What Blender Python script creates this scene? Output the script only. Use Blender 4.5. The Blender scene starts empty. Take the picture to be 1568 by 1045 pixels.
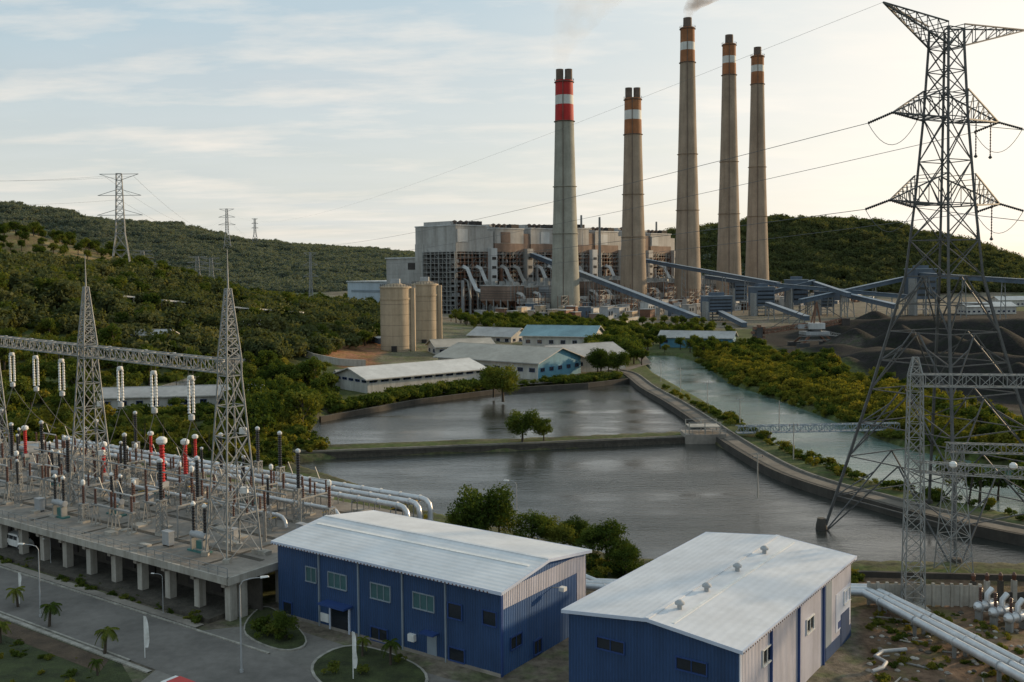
import bpy, math, random
import numpy as np
from mathutils import Vector, Matrix
random.seed(7); np.random.seed(7)
rad=math.radians
F=1500.;CY=480.;H=38.
CM=Matrix.Rotation(rad(90-2.6),3,'X')@Matrix.Rotation(rad(-0.5),3,'Z')
def ray(u,v): return CM@Vector(((u-784)/F,(CY-v)/F,-1))
def P(u,v,z=0.):
    d=ray(u,v);t=(z-H)/d.z
    return Vector((d.x*t,d.y*t,z))
def PY(u,v,y):
    d=ray(u,v);t=y/d.y
    return Vector((d.x*t,y,H+d.z*t))
def PL(l,z=0.): return [tuple(P(u,v,z)[:2]) for u,v in l]
sc=bpy.context.scene
COL=sc.collection
# ------------------------------------------------------------ materials
def nt(name):
    m=bpy.data.materials.new(name);m.use_nodes=True
    n=m.node_tree.nodes;l=m.node_tree.links
    for x in list(n): n.remove(x)
    o=n.new('ShaderNodeOutputMaterial')
    return m,n,l,o
def mixc(n,l,fac,a,b,mode='MIX'):
    x=n.new('ShaderNodeMix');x.data_type='RGBA';x.blend_type=mode
    if hasattr(fac,'is_linked'): l.new(fac,x.inputs[0])
    else: x.inputs[0].default_value=fac
    for i,c in ((6,a),(7,b)):
        if hasattr(c,'is_linked'): l.new(c,x.inputs[i])
        else: x.inputs[i].default_value=(*c[:3],1)
    return x.outputs[2]
def mr(n,l,v,a,b,c,d):
    x=n.new('ShaderNodeMapRange');l.new(v,x.inputs[0])
    for i,k in enumerate((a,b,c,d)): x.inputs[i+1].default_value=k
    return x.outputs[0]
def noise(n,l,co,scale,detail=4,rough=.6):
    x=n.new('ShaderNodeTexNoise');x.inputs['Scale'].default_value=scale
    x.inputs['Detail'].default_value=detail;x.inputs['Roughness'].default_value=rough
    l.new(co,x.inputs['Vector']);return x.outputs['Fac']
def mat(name,col,rough=.75,var=.2,scale=.4,metal=0.,bump=0.,bscale=4.,streak=0.,rib=None,ribs=20.,spec=.4,dirt=None,rc=.18):
    m,n,l,o=nt(name)
    b=n.new('ShaderNodeBsdfPrincipled');l.new(b.outputs[0],o.inputs[0])
    b.inputs['Roughness'].default_value=rough;b.inputs['Metallic'].default_value=metal
    b.inputs['Specular IOR Level'].default_value=spec
    g=n.new('ShaderNodeNewGeometry');pos=g.outputs['Position']
    c1=tuple(x*(1-var) for x in col);c2=tuple(min(1,x*(1+var)) for x in col)
    f=mr(n,l,noise(n,l,pos,scale,5),.3,.7,0,1)
    c=mixc(n,l,f,c1,c2)
    f2=mr(n,l,noise(n,l,pos,scale*9,3),.3,.7,0,1)
    c=mixc(n,l,f2,c,mixc(n,l,1.,c,(1-var*.7,)*3,'MULTIPLY'))
    if streak:
        mp=n.new('ShaderNodeMapping');mp.inputs['Scale'].default_value=(1,1,.07);l.new(pos,mp.inputs[0])
        s=mr(n,l,noise(n,l,mp.outputs[0],1.3*(scale/.4),5,.7),.42,.72,0,streak)
        c=mixc(n,l,s,c,dirt or (col[0]*.35,col[1]*.32,col[2]*.28))
    h=None
    if rib:
        vm=n.new('ShaderNodeVectorMath');vm.operation='DOT_PRODUCT';l.new(pos,vm.inputs[0]);vm.inputs[1].default_value=rib
        mu=n.new('ShaderNodeMath');mu.operation='MULTIPLY';l.new(vm.outputs['Value'],mu.inputs[0]);mu.inputs[1].default_value=ribs
        si=n.new('ShaderNodeMath');si.operation='SINE';l.new(mu.outputs[0],si.inputs[0]);h=si.outputs[0]
        rf=mr(n,l,h,-1,1,1-rc,1+rc*.25)
        c=mixc(n,l,1.,c,rf,'MULTIPLY')
    l.new(c,b.inputs['Base Color'])
    if h is not None or bump:
        bp=n.new('ShaderNodeBump');bp.inputs['Strength'].default_value=bump or .5;bp.inputs['Distance'].default_value=.06 if h is not None else .2
        if h is None: h=noise(n,l,pos,bscale,5)
        l.new(h,bp.inputs['Height']);l.new(bp.outputs[0],b.inputs['Normal'])
    return m
AX=(math.cos(rad(-35)),math.sin(rad(-35)),0);AY=(-AX[1],AX[0],0)
Mt={}
def D(k,*a,**kw): Mt[k]=mat(k,*a,**kw)
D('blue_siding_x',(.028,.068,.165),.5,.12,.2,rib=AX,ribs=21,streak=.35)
D('blue_siding_y_lit',(.050,.12,.28),.5,.12,.2,rib=AY,ribs=21,streak=.3)  # brighter than the x siding: the end wall's sunlight is painted into the blue
D('white_siding_x',(.55,.57,.63),.55,.1,.2,rib=AX,ribs=21,streak=.3)
D('white_siding_y',(.50,.50,.58),.55,.1,.2,rib=AY,ribs=21,streak=.35)
D('roof_metal_x',(.64,.65,.66),.5,.10,.12,rib=AY,ribs=9,rc=.04,bump=.08,streak=.2)
D('roof_metal_y',(.64,.65,.67),.5,.10,.12,rib=AX,ribs=9,rc=.04,bump=.08,streak=.2)
D('trim_light',(.5,.55,.66),.5,.08)
D('trim_blue',(.025,.06,.19),.5,.1)
D('rust_edge',(.12,.05,.035),.8,.2)
D('glass_dark',(.015,.02,.028),.12,.1,spec=.8)
D('glass_teal',(.05,.12,.13),.15,.2,spec=.8)
D('white_paint',(.72,.72,.70),.55,.1,1.,streak=.25)
D('grey_paint',(.36,.37,.38),.6,.15,.6,streak=.3)
D('concrete',(.27,.24,.205),.88,.38,.12,bump=.25,bscale=6)
D('concrete_light',(.40,.375,.33),.88,.2,.3,streak=.55)
D('concrete_dark',(.07,.062,.052),.9,.3,.3,streak=.4)
D('asphalt',(.155,.142,.128),.9,.32,.12,bump=.2,bscale=8)
D('paving',(.19,.175,.155),.9,.3,.2,bump=.2,bscale=8)
D('path',(.15,.13,.105),.9,.35,.25)
D('stone',(.085,.075,.06),.9,.35,1.2,bump=.8,bscale=3)
D('steel_galv',(.28,.285,.28),.55,.2,1.,metal=.3)
D('steel_dark',(.075,.075,.075),.6,.25,.5,metal=.2)
D('steel_pylon',(.10,.10,.10),.6,.25,.5,metal=.2)
D('steel_rust',(.19,.10,.065),.8,.35,.3)
D('pipe_silver',(.60,.61,.62),.38,.14,.6,metal=.5,streak=.15)
D('insul_black',(.022,.02,.02),.35,.2)
D('insul_brown',(.10,.045,.03),.35,.2)
D('red',(.45,.025,.02),.5,.15)
D('red_stack',(.46,.022,.02),.7,.2,.1,streak=.4)
D('orange_stack',(.33,.14,.06),.8,.25,.1,streak=.5)
D('white_stack',(.60,.60,.57),.7,.1,.1,streak=.3)
D('stack_grey',(.33,.32,.27),.9,.18,.06,streak=.45)
D('stack_tan',(.33,.26,.195),.9,.18,.06,streak=.5)
D('flue',(.14,.10,.08),.8,.3,.2)
D('plant_clad',(.42,.405,.385),.75,.2,.05,streak=.6)
D('plant_clad_brown',(.25,.17,.13),.8,.25,.06,streak=.5)
D('plant_white',(.54,.55,.55),.7,.15,.05,streak=.55)
D('plant_blue_white',(.46,.53,.59),.7,.1,.05,streak=.3)
D('plant_dark',(.05,.043,.040),.85,.4,.08)
D('conv_blue',(.085,.115,.155),.6,.2,.1,streak=.4)
D('conv_roof',(.22,.26,.30),.6,.15,.1)
D('silo_tan',(.44,.345,.24),.85,.14,.1,streak=.55)
D('roof_grey',(.40,.39,.37),.7,.2,.1,streak=.3)
D('roof_tan',(.42,.375,.31),.75,.2,.1,streak=.2)
D('roof_teal',(.20,.32,.35),.7,.2,.1,streak=.2)
D('roof_white',(.58,.57,.54),.7,.15,.1,streak=.25)
D('wall_white',(.52,.50,.46),.8,.15,.2,streak=.5)
D('wall_cyan',(.10,.26,.36),.7,.15,.2,streak=.3)
D('kerb',(.33,.31,.27),.9,.35,1.)
D('bark',(.07,.055,.04),.95,.3,3.)
D('yellow',(.55,.36,.04),.5,.15)
D('teal_paint',(.05,.16,.15),.5,.2)
D('black_rubber',(.02,.02,.02),.8,.1)
D('wire',(.10,.10,.10),.6,.1)
D('lawn',(.055,.070,.022),.95,.5,.5,bump=1.,bscale=8)
D('soil',(.10,.07,.045),.95,.4,.6,bump=1.,bscale=5)
def foliage(name,c0,c1,c2):
    m,n,l,o=nt(name)
    at=n.new('ShaderNodeAttribute');at.attribute_name='tint'
    oi=n.new('ShaderNodeObjectInfo')
    ad=n.new('ShaderNodeMath');ad.operation='MULTIPLY_ADD';l.new(oi.outputs['Random'],ad.inputs[0]);ad.inputs[1].default_value=.6
    m2=n.new('ShaderNodeMath');m2.operation='MULTIPLY';l.new(at.outputs['Fac'],m2.inputs[0]);m2.inputs[1].default_value=.5
    l.new(m2.outputs[0],ad.inputs[2])
    cr=n.new('ShaderNodeValToRGB');l.new(ad.outputs[0],cr.inputs[0])
    e=cr.color_ramp.elements;e[0].color=(*c0,1);e[1].color=(*c2,1);k=e.new(.5);k.color=(*c1,1)
    d=n.new('ShaderNodeBsdfDiffuse');t=n.new('ShaderNodeBsdfTranslucent');mx=n.new('ShaderNodeMixShader')
    l.new(cr.outputs[0],d.inputs[0]);l.new(mixc(n,l,1.,cr.outputs[0],(1.4,1.3,.5),'MULTIPLY'),t.inputs[0]);mx.inputs[0].default_value=.35
    l.new(d.outputs[0],mx.inputs[1]);l.new(t.outputs[0],mx.inputs[2]);l.new(mx.outputs[0],o.inputs[0])
    return m
Mt['leaf']=foliage('leaf',(.026,.046,.012),(.072,.102,.022),(.165,.170,.036))
Mt['leaf_yellow']=foliage('leaf_yellow',(.07,.085,.018),(.15,.15,.026),(.25,.21,.04))
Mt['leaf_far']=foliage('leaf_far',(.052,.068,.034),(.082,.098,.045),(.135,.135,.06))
Mt['leaf_haze']=foliage('leaf_haze',(.095,.122,.105),(.13,.152,.125),(.165,.18,.14))  # paler leaf colour for the far hills, distance haze mixed into the albedo
def watermat(name,col,rough,b1,amp):
    m,n,l,o=nt(name)
    b=n.new('ShaderNodeBsdfPrincipled');l.new(b.outputs[0],o.inputs[0])
    b.inputs['Roughness'].default_value=rough;b.inputs['IOR'].default_value=1.36
    g=n.new('ShaderNodeNewGeometry');pos=g.outputs['Position']
    mp=n.new('ShaderNodeMapping');mp.inputs['Rotation'].default_value=(0,0,.5);mp.inputs['Scale'].default_value=(.45,1.3,1);l.new(pos,mp.inputs[0])
    n1=noise(n,l,mp.outputs[0],b1,6,.65)
    mp2=n.new('ShaderNodeMapping');mp2.inputs['Rotation'].default_value=(0,0,.2);mp2.inputs['Scale'].default_value=(.4,1.6,1);l.new(pos,mp2.inputs[0])
    n2=noise(n,l,mp2.outputs[0],.035,4,.65)
    c=mixc(n,l,mr(n,l,n2,.35,.65,0,1),tuple(x*.8 for x in col),tuple(x*1.25 for x in col))
    l.new(c,b.inputs['Base Color'])
    bp=n.new('ShaderNodeBump');bp.inputs['Distance'].default_value=amp
    l.new(mr(n,l,n2,.35,.65,.15,1.),bp.inputs['Strength'])
    l.new(n1,bp.inputs['Height']);l.new(bp.outputs[0],b.inputs['Normal'])
    return m
Mt['pond_water']=watermat('pond_water',(.034,.036,.032),.04,.75,.20)
Mt['canal_water']=watermat('canal_water',(.12,.175,.155),.06,.75,.22)
Mt['sea']=watermat('sea',(.15,.2,.24),.3,.05,1.)
# ------------------------------------------------------------ mesh builder
class MB:
    def __init__(s): s.v=[];s.f=[];s.mi=[];s.sm=[];s.ml=[];s.xf=None
    def add(s,vs,fs,m,smooth=False):
        b=len(s.v)
        if s.xf is not None: vs=[s.xf@Vector(p) for p in vs]
        s.v+= [tuple(p) for p in vs]
        if m not in s.ml: s.ml.append(m)
        i=s.ml.index(m)
        for f in fs: s.f.append([b+k for k in f]);s.mi.append(i);s.sm.append(smooth)
    def box(s,x0,x1,y0,y1,z0,z1,m):
        s.add([(x0,y0,z0),(x1,y0,z0),(x1,y1,z0),(x0,y1,z0),(x0,y0,z1),(x1,y0,z1),(x1,y1,z1),(x0,y1,z1)],
              [(0,3,2,1),(4,5,6,7),(0,1,5,4),(1,2,6,5),(2,3,7,6),(3,0,4,7)],m)
    def beam(s,a,b,w,m,h=None):
        a=Vector(a);b=Vector(b);d=b-a
        if d.length<1e-6: return
        d.normalize();up=Vector((0,0,1)) if abs(d.z)<.95 else Vector((1,0,0))
        x=d.cross(up).normalized();y=x.cross(d).normalized();w/=2;h=(h/2 if h else w)
        c=[x*w+y*h,-x*w+y*h,-x*w-y*h,x*w-y*h]
        s.add([a+k for k in c]+[b+k for k in c],[(0,1,2,3),(7,6,5,4),(0,4,5,1),(1,5,6,2),(2,6,7,3),(3,7,4,0)],m)
    def lathe(s,base,prof,m,n=24,caps=True,axis=None):
        base=Vector(base)
        for i in range(len(prof)-1):
            r0,z0=prof[i][:2];r1,z1=prof[i+1][:2];mm=prof[i][2] if len(prof[i])>2 else m
            vs=[]
            for k in range(n):
                a=2*math.pi*k/n;vs.append(base+Vector((r0*math.cos(a),r0*math.sin(a),z0)))
            for k in range(n):
                a=2*math.pi*k/n;vs.append(base+Vector((r1*math.cos(a),r1*math.sin(a),z1)))
            s.add(vs,[(k,(k+1)%n,n+(k+1)%n,n+k) for k in range(n)],mm,abs(z1-z0)>1e-3 and n>7)
        if caps:
            r,z=prof[-1][:2]
            if r>.01: s.add([base+Vector((r*math.cos(2*math.pi*k/n),r*math.sin(2*math.pi*k/n),z)) for k in range(n)],[tuple(range(n))],m)
    def tube(s,pts,r,m,n=10,caps=True):
        pts=[Vector(p) for p in pts];N=len(pts)
        rs=r if isinstance(r,(list,tuple)) else [r]*N
        vs=[];prev=None
        for i,p in enumerate(pts):
            d=(pts[min(i+1,N-1)]-pts[max(i-1,0)]).normalized()
            if prev is None:
                up=Vector((0,0,1)) if abs(d.z)<.9 else Vector((1,0,0));x=d.cross(up).normalized()
            else: x=(prev-d*prev.dot(d)).normalized()
            prev=x;y=d.cross(x)
            for k in range(n):
                a=2*math.pi*k/n;vs.append(p+(x*math.cos(a)+y*math.sin(a))*rs[i])
        fs=[]
        for i in range(N-1):
            for k in range(n): fs.append((i*n+k,i*n+(k+1)%n,(i+1)*n+(k+1)%n,(i+1)*n+k))
        s.add(vs,fs,m,n>4)
        if caps: s.add(vs[:n],[tuple(range(n))],m);s.add(vs[-n:],[tuple(range(n))],m)
    def mesh(s,name,tint=None):
        me=bpy.data.meshes.new(name);me.from_pydata(s.v,[],s.f)
        for k in s.ml: me.materials.append(Mt[k])
        me.polygons.foreach_set('material_index',s.mi);me.polygons.foreach_set('use_smooth',s.sm)
        if tint is not None:
            a=me.attributes.new('tint','FLOAT','FACE');a.data.foreach_set('value',tint)
        me.update();return me
    def obj(s,name,parent=None,loc=None,rz=0,sc_=1.):
        o=bpy.data.objects.new(name,s.mesh(name));COL.objects.link(o)
        if parent: o.parent=parent
        if loc is not None: o.location=loc
        o.rotation_euler[2]=rz;o.scale=(sc_,)*3
        return o
def link(name,me,loc,rz=0,s=1.):
    o=bpy.data.objects.new(name,me);COL.objects.link(o);o.location=loc;o.rotation_euler[2]=rz;o.scale=(s,s,s);return o
def empty(name):
    e=bpy.data.objects.new(name,None);COL.objects.link(e);return e
def frame(ox,oy,a,oz=0): return Matrix.Translation((ox,oy,oz))@Matrix.Rotation(a,4,'Z')
def tower(mb,cx,cy,ang,lv,ch,br,m,sub=1):
    c,s=math.cos(ang),math.sin(ang)
    def cor(z,w):
        return [Vector((cx+(i*c-j*s)*w/2,cy+(i*s+j*c)*w/2,z)) for i,j in ((-1,-1),(1,-1),(1,1),(-1,1))]
    for k in range(len(lv)-1):
        A=cor(*lv[k]);B=cor(*lv[k+1])
        for i in range(4):
            j=(i+1)%4
            mb.beam(A[i],B[i],ch,m);mb.beam(B[i],B[j],br,m)
            if sub==1:
                mb.beam(A[i],B[j],br,m);mb.beam(A[j],B[i],br,m)
            else:
                mid=(B[i]+B[j])/2;mb.beam(A[i],mid,br*1.2,m);mb.beam(A[j],mid,br*1.2,m)
                q=(A[i]+mid)/2;mb.beam(q,(A[i]+B[i])/2,br,m);q2=(A[j]+mid)/2;mb.beam(q2,(A[j]+B[j])/2,br,m)
                mb.beam((A[i]+B[i])/2,A[i]*.25+mid*.75,br,m);mb.beam((A[j]+B[j])/2,A[j]*.25+mid*.75,br,m)
                mb.beam(q,q2,br,m)
def levels(pts,n0=None):
    out=[pts[0]]
    for (z0,w0),(z1,w1) in zip(pts,pts[1:]):
        k=max(1,round((z1-z0)/max(.6,(w0+w1)/2*1.0)))
        for i in range(1,k+1): t=i/k;out.append((z0+(z1-z0)*t,w0+(w1-w0)*t))
    return out
def truss(mb,a,b,w,h,n,ch,br,m):
    a=Vector(a);b=Vector(b);d=(b-a).normalized();x=d.cross(Vector((0,0,1))).normalized();y=Vector((0,0,1))
    def C(t): p=a.lerp(b,t);return [p+x*w/2-y*h/2,p-x*w/2-y*h/2,p-x*w/2+y*h/2,p+x*w/2+y*h/2]
    pr=C(0)
    for k in range(1,n+1):
        cu=C(k/n)
        for i in range(4):
            j=(i+1)%4;mb.beam(pr[i],cu[i],ch,m);mb.beam(cu[i],cu[j],br,m)
            if k%2: mb.beam(pr[i],cu[j],br,m)
            else: mb.beam(pr[j],cu[i],br,m)
        pr=cu
def cat(a,b,sag,n=24):
    a=Vector(a);b=Vector(b);return [a.lerp(b,i/n)-Vector((0,0,4*sag*(i/n)*(1-i/n))) for i in range(n+1)]
# ------------------------------------------------------------ terrain
WZ=-1.2
pond_up=PL([(478,655),(497,637),(640,612),(775,596),(900,589),(960,583),(985,592),(1025,617),(1065,645),(1085,662),(1060,666),(780,678),(600,683),(475,688)],WZ)
pond_lo=PL([(440,712),(520,702),(780,692),(1088,677),(1110,690),(1160,715),(1225,742),(1290,765),(1400,790),(1568,818),(1750,850),(1750,878),(1568,872),(1330,868),(1090,870),(980,865),(860,842),(760,815),(655,790),(600,765),(520,738),(470,722)],WZ)
canal=PL([(975,545),(1003,575),(1040,596),(1100,630),(1150,662),(1215,700),(1275,722),(1330,742),(1430,768),(1568,800),(1750,832),(1750,768),(1568,724),(1480,705),(1400,692),(1330,668),(1250,635),(1170,606),(1120,590),(1085,566),(1060,553),(1030,545)],WZ)
levee=PL([(940,566),(965,572),(992,592),(1030,613),(1070,638),(1108,664),(1150,690),(1205,719),(1275,743),(1330,757),(1420,781),(1568,812),(1760,843)],.4)
def psd(x,y,poly):
    dm=np.full(x.shape,1e9);ins=np.zeros(x.shape,bool);n=len(poly)
    for i in range(n):
        x0,y0=poly[i];x1,y1=poly[(i+1)%n];dx,dy=x1-x0,y1-y0
        t=np.clip(((x-x0)*dx+(y-y0)*dy)/(dx*dx+dy*dy+1e-9),0,1)
        dm=np.minimum(dm,np.hypot(x-x0-t*dx,y-y0-t*dy))
        c=((y0>y)!=(y1>y))&(x<(dx)*(y-y0)/(dy if abs(dy)>1e-9 else 1e-9)+x0);ins^=c
    return np.where(ins,dm,-dm)
def ss(t): t=np.clip(t,0,1);return t*t*(3-2*t)
def ridge(x,y,pts,w):
    out=np.zeros(x.shape)
    for (x0,y0,h0),(x1,y1,h1) in zip(pts,pts[1:]):
        dx,dy=x1-x0,y1-y0;t=np.clip(((x-x0)*dx+(y-y0)*dy)/(dx*dx+dy*dy),0,1)
        out=np.maximum(out,(h0+(h1-h0)*t)*ss(1-np.hypot(x-x0-t*dx,y-y0-t*dy)/w))
    return out
def RX(u,v,d,dz=0):
    p=PY(u,v,d);return (p.x,p.y,p.z+dz)
R_far=[RX(-400,298,2200,-8),RX(0,317,2200,-8),RX(100,330,2200,-8),RX(230,358,2200,-8),RX(330,366,2200,-8),RX(480,380,2200,-8),RX(640,388,2200,-8),RX(780,402,2200,-8)]
R_near=[RX(-220,370,420,-5),RX(0,394,480,-6),RX(60,406,500,-7),RX(160,446,520,-5),(-170,560,16),(-90,640,5)]
R_tan=[RX(-150,333,800),RX(0,356,800),RX(50,374,790),RX(110,405,780)]
R_right=[RX(1010,402,1500,-3),RX(1075,364,1500,-3),RX(1130,347,1500,-3),RX(1190,340,1500,-3),RX(1280,344,1500,-3),RX(1345,359,1480,-3),RX(1400,388,1450,-3),RX(1500,412,1400,-3)]
R_c1=[(*PL([(1290,556)])[0],9),(*PL([(1400,575)])[0],11),(*PL([(1640,600)])[0],11)]
R_c2=[(*PL([(1290,515)])[0],10),(*PL([(1600,520)])[0],12)]
cones=[(*P(u,v)[:2],h,w) for u,v,h,w in ((1310,535,9,18),(1380,540,11,20),(1460,545,8,18),(1530,550,12,22),(1340,512,12,26),(1440,515,10,24),(1300,575,6,15),(1480,590,7,17),(1560,600,8,16))]
def wav(x,y):
    return (np.sin(x/61+1.3*np.sin(y/83))+np.sin(y/47+1.7*np.sin(x/71)+2)+.6*np.sin(x/23+y/31)+.5*np.sin(x/17-y/19+1.))/3.1
def hgt(x,y):
    x=np.asarray(x,float);y=np.asarray(y,float)
    h=ridge(x,y,R_far,950.);h=np.maximum(h,ridge(x,y,R_near,240.));h=np.maximum(h,ridge(x,y,R_tan,220.));h=np.maximum(h,ridge(x,y,R_right,360.))
    h=h*(1+.10*wav(x,y))+np.where(h>6,1,h/6)*wav(x*2.3,y*2.3)*1.2
    h=np.maximum(h,ridge(x,y,R_c1,34.)*(.8+.2*wav(x*5,y*5)));h=np.maximum(h,ridge(x,y,R_c2,38.)*(.8+.2*wav(x*4,y*4)))
    for cx,cy,ch,cw in cones: h=np.maximum(h,ch*np.clip(1-np.hypot(x-cx,(y-cy)*.8)/cw,0,1)*1.15)
    for p in (pond_up,pond_lo,canal):
        t=ss((psd(x,y,p)+1.2)/2.4);h=h*(1-t)-3.2*t
    t=ss((y-2300)/500)*ss((x/np.maximum(y,1)-.30)/.06);h=h*(1-t)-9*t
    return h
def hz(x,y): return float(hgt(np.array([x]),np.array([y]))[0])
def PT(u,v):
    d=ray(u,v);y=np.linspace(120,1900,3500);t=y/d.y;x=d.x*t;z=H+d.z*t;k=np.where(z<=np.maximum(hgt(x,y),0))[0]
    i=k[0] if len(k) else 0
    return Vector((x[i],y[i],max(0,hz(x[i],y[i]))))
rings=[0.5]+list(22*np.exp(np.arange(0,800)*.0081));rings=[r for r in rings if r<14500]+[15000]
an=np.concatenate([np.linspace(-math.pi,-.75,26,endpoint=False),np.linspace(-.75,.75,560),np.linspace(.75,math.pi,27)[1:-1]])
R=np.array(rings)[:,None];A=an[None,:]
X=(R*np.sin(A)).ravel();Y=(R*np.cos(A)).ravel();Z=hgt(X,Y)
nr,na=len(rings),len(an)
idx=np.arange(nr*na).reshape(nr,na);nx=np.roll(idx,-1,axis=1)
q=np.stack([idx[:-1],nx[:-1],nx[1:],idx[1:]],-1).reshape(-1,4)[:,::-1]
me=bpy.data.meshes.new('ground');me.vertices.add(len(X));me.vertices.foreach_set('co',np.stack([X,Y,Z],-1).ravel())
me.loops.add(q.size);me.loops.foreach_set('vertex_index',q.ravel().astype(np.int32))
me.polygons.add(len(q));me.polygons.foreach_set('loop_start',np.arange(0,q.size,4,dtype=np.int32));me.polygons.foreach_set('loop_total',np.full(len(q),4,dtype=np.int32))
me.update();me.validate();me.polygons.foreach_set('use_smooth',[True]*len(me.polygons))
C=np.tile(np.array([.080,.088,.036]),(len(X),1))
def paint(poly,col,soft=4.,wob=0.):
    t=ss((psd(X,Y,poly)+wob*wav(X*4,Y*4))/soft+.5)[:,None];C[:]=C*(1-t)+np.array(col)*t
tt=ss((np.hypot(X,Y)-900)/900)[:,None];C=C*(1-tt)+np.array([.095,.11,.085])*tt  # ground blends paler with distance: haze painted into the vertex colour
tt=ss((ridge(X,Y,R_tan,170.)-14)/16)[:,None];C=C*(1-tt)+np.array([.21,.155,.08])*tt
plant=PL([(520,505),(640,520),(800,503),(960,515),(1100,505),(1300,500),(1500,480),(1568,450),(1100,432),(500,450)])
paint(plant,(.18,.145,.115),25,8)
coaly=PL([(1150,512),(1240,560),(1330,583),(1440,610),(1568,640),(1750,700),(1750,470),(1400,482),(1180,500)])
paint(coaly,(.017,.0155,.0145),10,4)
for u0,v0,u1,v1 in ((1200,530,1320,538),(1300,500,1560,505),(1380,600,1568,628)): paint(PL([(u0,v0),(u1,v1),(u1,v1+3),(u0,v0+4)]),(.055,.047,.04),3,2)
paint(PL([(470,530),(640,600),(760,590),(960,570),(960,535),(800,515),(560,520)]),(.15,.135,.09),10,5)
paint(PL([(400,515),(440,560),(560,570),(600,545),(470,505)]),(.25,.125,.07),6,5)
yard=PL([(-200,840),(390,930),(650,800),(760,830),(990,890),(1322,880),(1900,900),(2400,1500),(-900,1500)])
paint(yard,(.155,.132,.102),3,1)
paint(PL([(640,800),(700,805),(860,850),(980,872),(1100,880),(1320,880),(1320,900),(900,895),(760,850)]),(.085,.09,.045),2,1)
paint(PL([(1322,885),(1750,890),(1900,1300),(1322,1300)]),(.14,.092,.062),2,2)
for p in (pond_up,pond_lo): 
    s_=psd(X,Y,p);t=np.where((s_>-4.)&(s_<3),1.,0.)[:,None]*.6;C=C*(1-t)+np.array([.10,.085,.06])*t
ca=me.color_attributes.new('Col','FLOAT_COLOR','POINT');ca.data.foreach_set('color',np.concatenate([C,np.ones((len(X),1))],1).ravel())
m,n,l,o=nt('ground');b=n.new('ShaderNodeBsdfPrincipled');l.new(b.outputs[0],o.inputs[0]);b.inputs['Roughness'].default_value=.95;b.inputs['Specular IOR Level'].default_value=.1
at=n.new('ShaderNodeAttribute');at.attribute_name='Col';g=n.new('ShaderNodeNewGeometry');pos=g.outputs['Position']
f=mr(n,l,noise(n,l,pos,.05,6,.7),.3,.7,.5,1.5);c=mixc(n,l,1.,at.outputs['Color'],f,'MULTIPLY')
f=mr(n,l,noise(n,l,pos,.9,5,.7),.3,.7,.5,1.5);c=mixc(n,l,1.,c,f,'MULTIPLY')
f=mr(n,l,noise(n,l,pos,.25,4,.6),.48,.62,0,.6);c=mixc(n,l,f,c,mixc(n,l,1.,c,(.65,1.0,.5),'MULTIPLY'))
l.new(c,b.inputs['Base Color']);bp=n.new('ShaderNodeBump');bp.inputs['Strength'].default_value=.6;bp.inputs['Distance'].default_value=.3;l.new(noise(n,l,pos,1.2,6,.7),bp.inputs['Height']);l.new(bp.outputs[0],b.inputs['Normal'])
me.materials.append(m);go=bpy.data.objects.new('ground',me);COL.objects.link(go)
def flatpoly(name,poly,z,m,thick=None):
    mb=MB();mb.add([(x,y,z) for x,y in poly],[tuple(range(len(poly)))],m);return mb.obj(name)
lw=[(x,y) for x,y in levee]
flatpoly('pond_water',PL([(380,720),(430,640),(500,622),(775,590),(930,578)],WZ)+lw[2:]+PL([(1900,900),(1300,885),(1090,890),(850,860),(640,805),(440,735)],WZ),WZ,'pond_water')
flatpoly('canal_water',PL([(970,538)],WZ)+lw[2:]+PL([(1900,760),(1568,705),(1480,690),(1400,676),(1330,656),(1250,625),(1170,597),(1120,581),(1085,560),(1060,547),(1030,538)],WZ),WZ,'canal_water')
mb=MB();mb.add([(500,2000,-3),(14000,2000,-3),(14000,14500,-3),(300,14500,-3)],[(0,1,2,3)],'sea');mb.obj('sea_water')
def strip(name,pts,w,z,m,drape=False,off=.0,th=0.,mb=None,step=6.):
    own=mb is None
    if own: mb=MB()
    q=[]
    for a,b in zip(pts,pts[1:]):
        a=Vector((*a,0));b=Vector((*b,0));k=max(1,int((b-a).length/step)) if drape else 1
        for i in range(k): q.append(a.lerp(b,i/k))
    q.append(Vector((*pts[-1],0)));N=len(q);L=[];Rr=[]
    for i,p in enumerate(q):
        d=(q[min(i+1,N-1)]-q[max(i-1,0)]).normalized();x=Vector((-d.y,d.x,0));c=p+x*off
        for lst,sg in ((L,1),(Rr,-1)):
            r=c+x*sg*w/2;r.z=z+(max(0,hz(r.x,r.y)) if drape else 0);lst.append(r)
    for i in range(N-1):
        a,b,c_,d_=L[i],Rr[i],Rr[i+1],L[i+1]
        if th:
            dn=Vector((0,0,-th));mb.add([a,b,c_,d_,a+dn,b+dn,c_+dn,d_+dn],[(0,1,2,3),(0,3,7,4),(1,5,6,2),(4,7,6,5)],m)
        else: mb.add([a,b,c_,d_],[(0,1,2,3)],m)
    if own: return mb.obj(name)
def cr_(pts,k=5):
    out=[];P_=[Vector((*p,0)) for p in pts]
    for i in range(len(P_)-1):
        p0=P_[max(i-1,0)];p1=P_[i];p2=P_[i+1];p3=P_[min(i+2,len(P_)-1)]
        for j in range(k):
            t=j/k;v=.5*((2*p1)+(p2-p0)*t+(2*p0-5*p1+4*p2-p3)*t*t+(3*p1-p0-3*p2+p3)*t*t*t);out.append((v.x,v.y))
    out.append(tuple(P_[-1][:2]));return out
lvs=cr_(levee)
strip('levee_embankment',lvs,5.2,.12,'stone',th=4.)
strip('levee_path',lvs,2.4,.17,'path')
mb=MB();strip('',lvs,.4,.38,'concrete_dark',off=-2.5,th=5,mb=mb);mb.obj('pond_retaining_wall')
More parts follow.
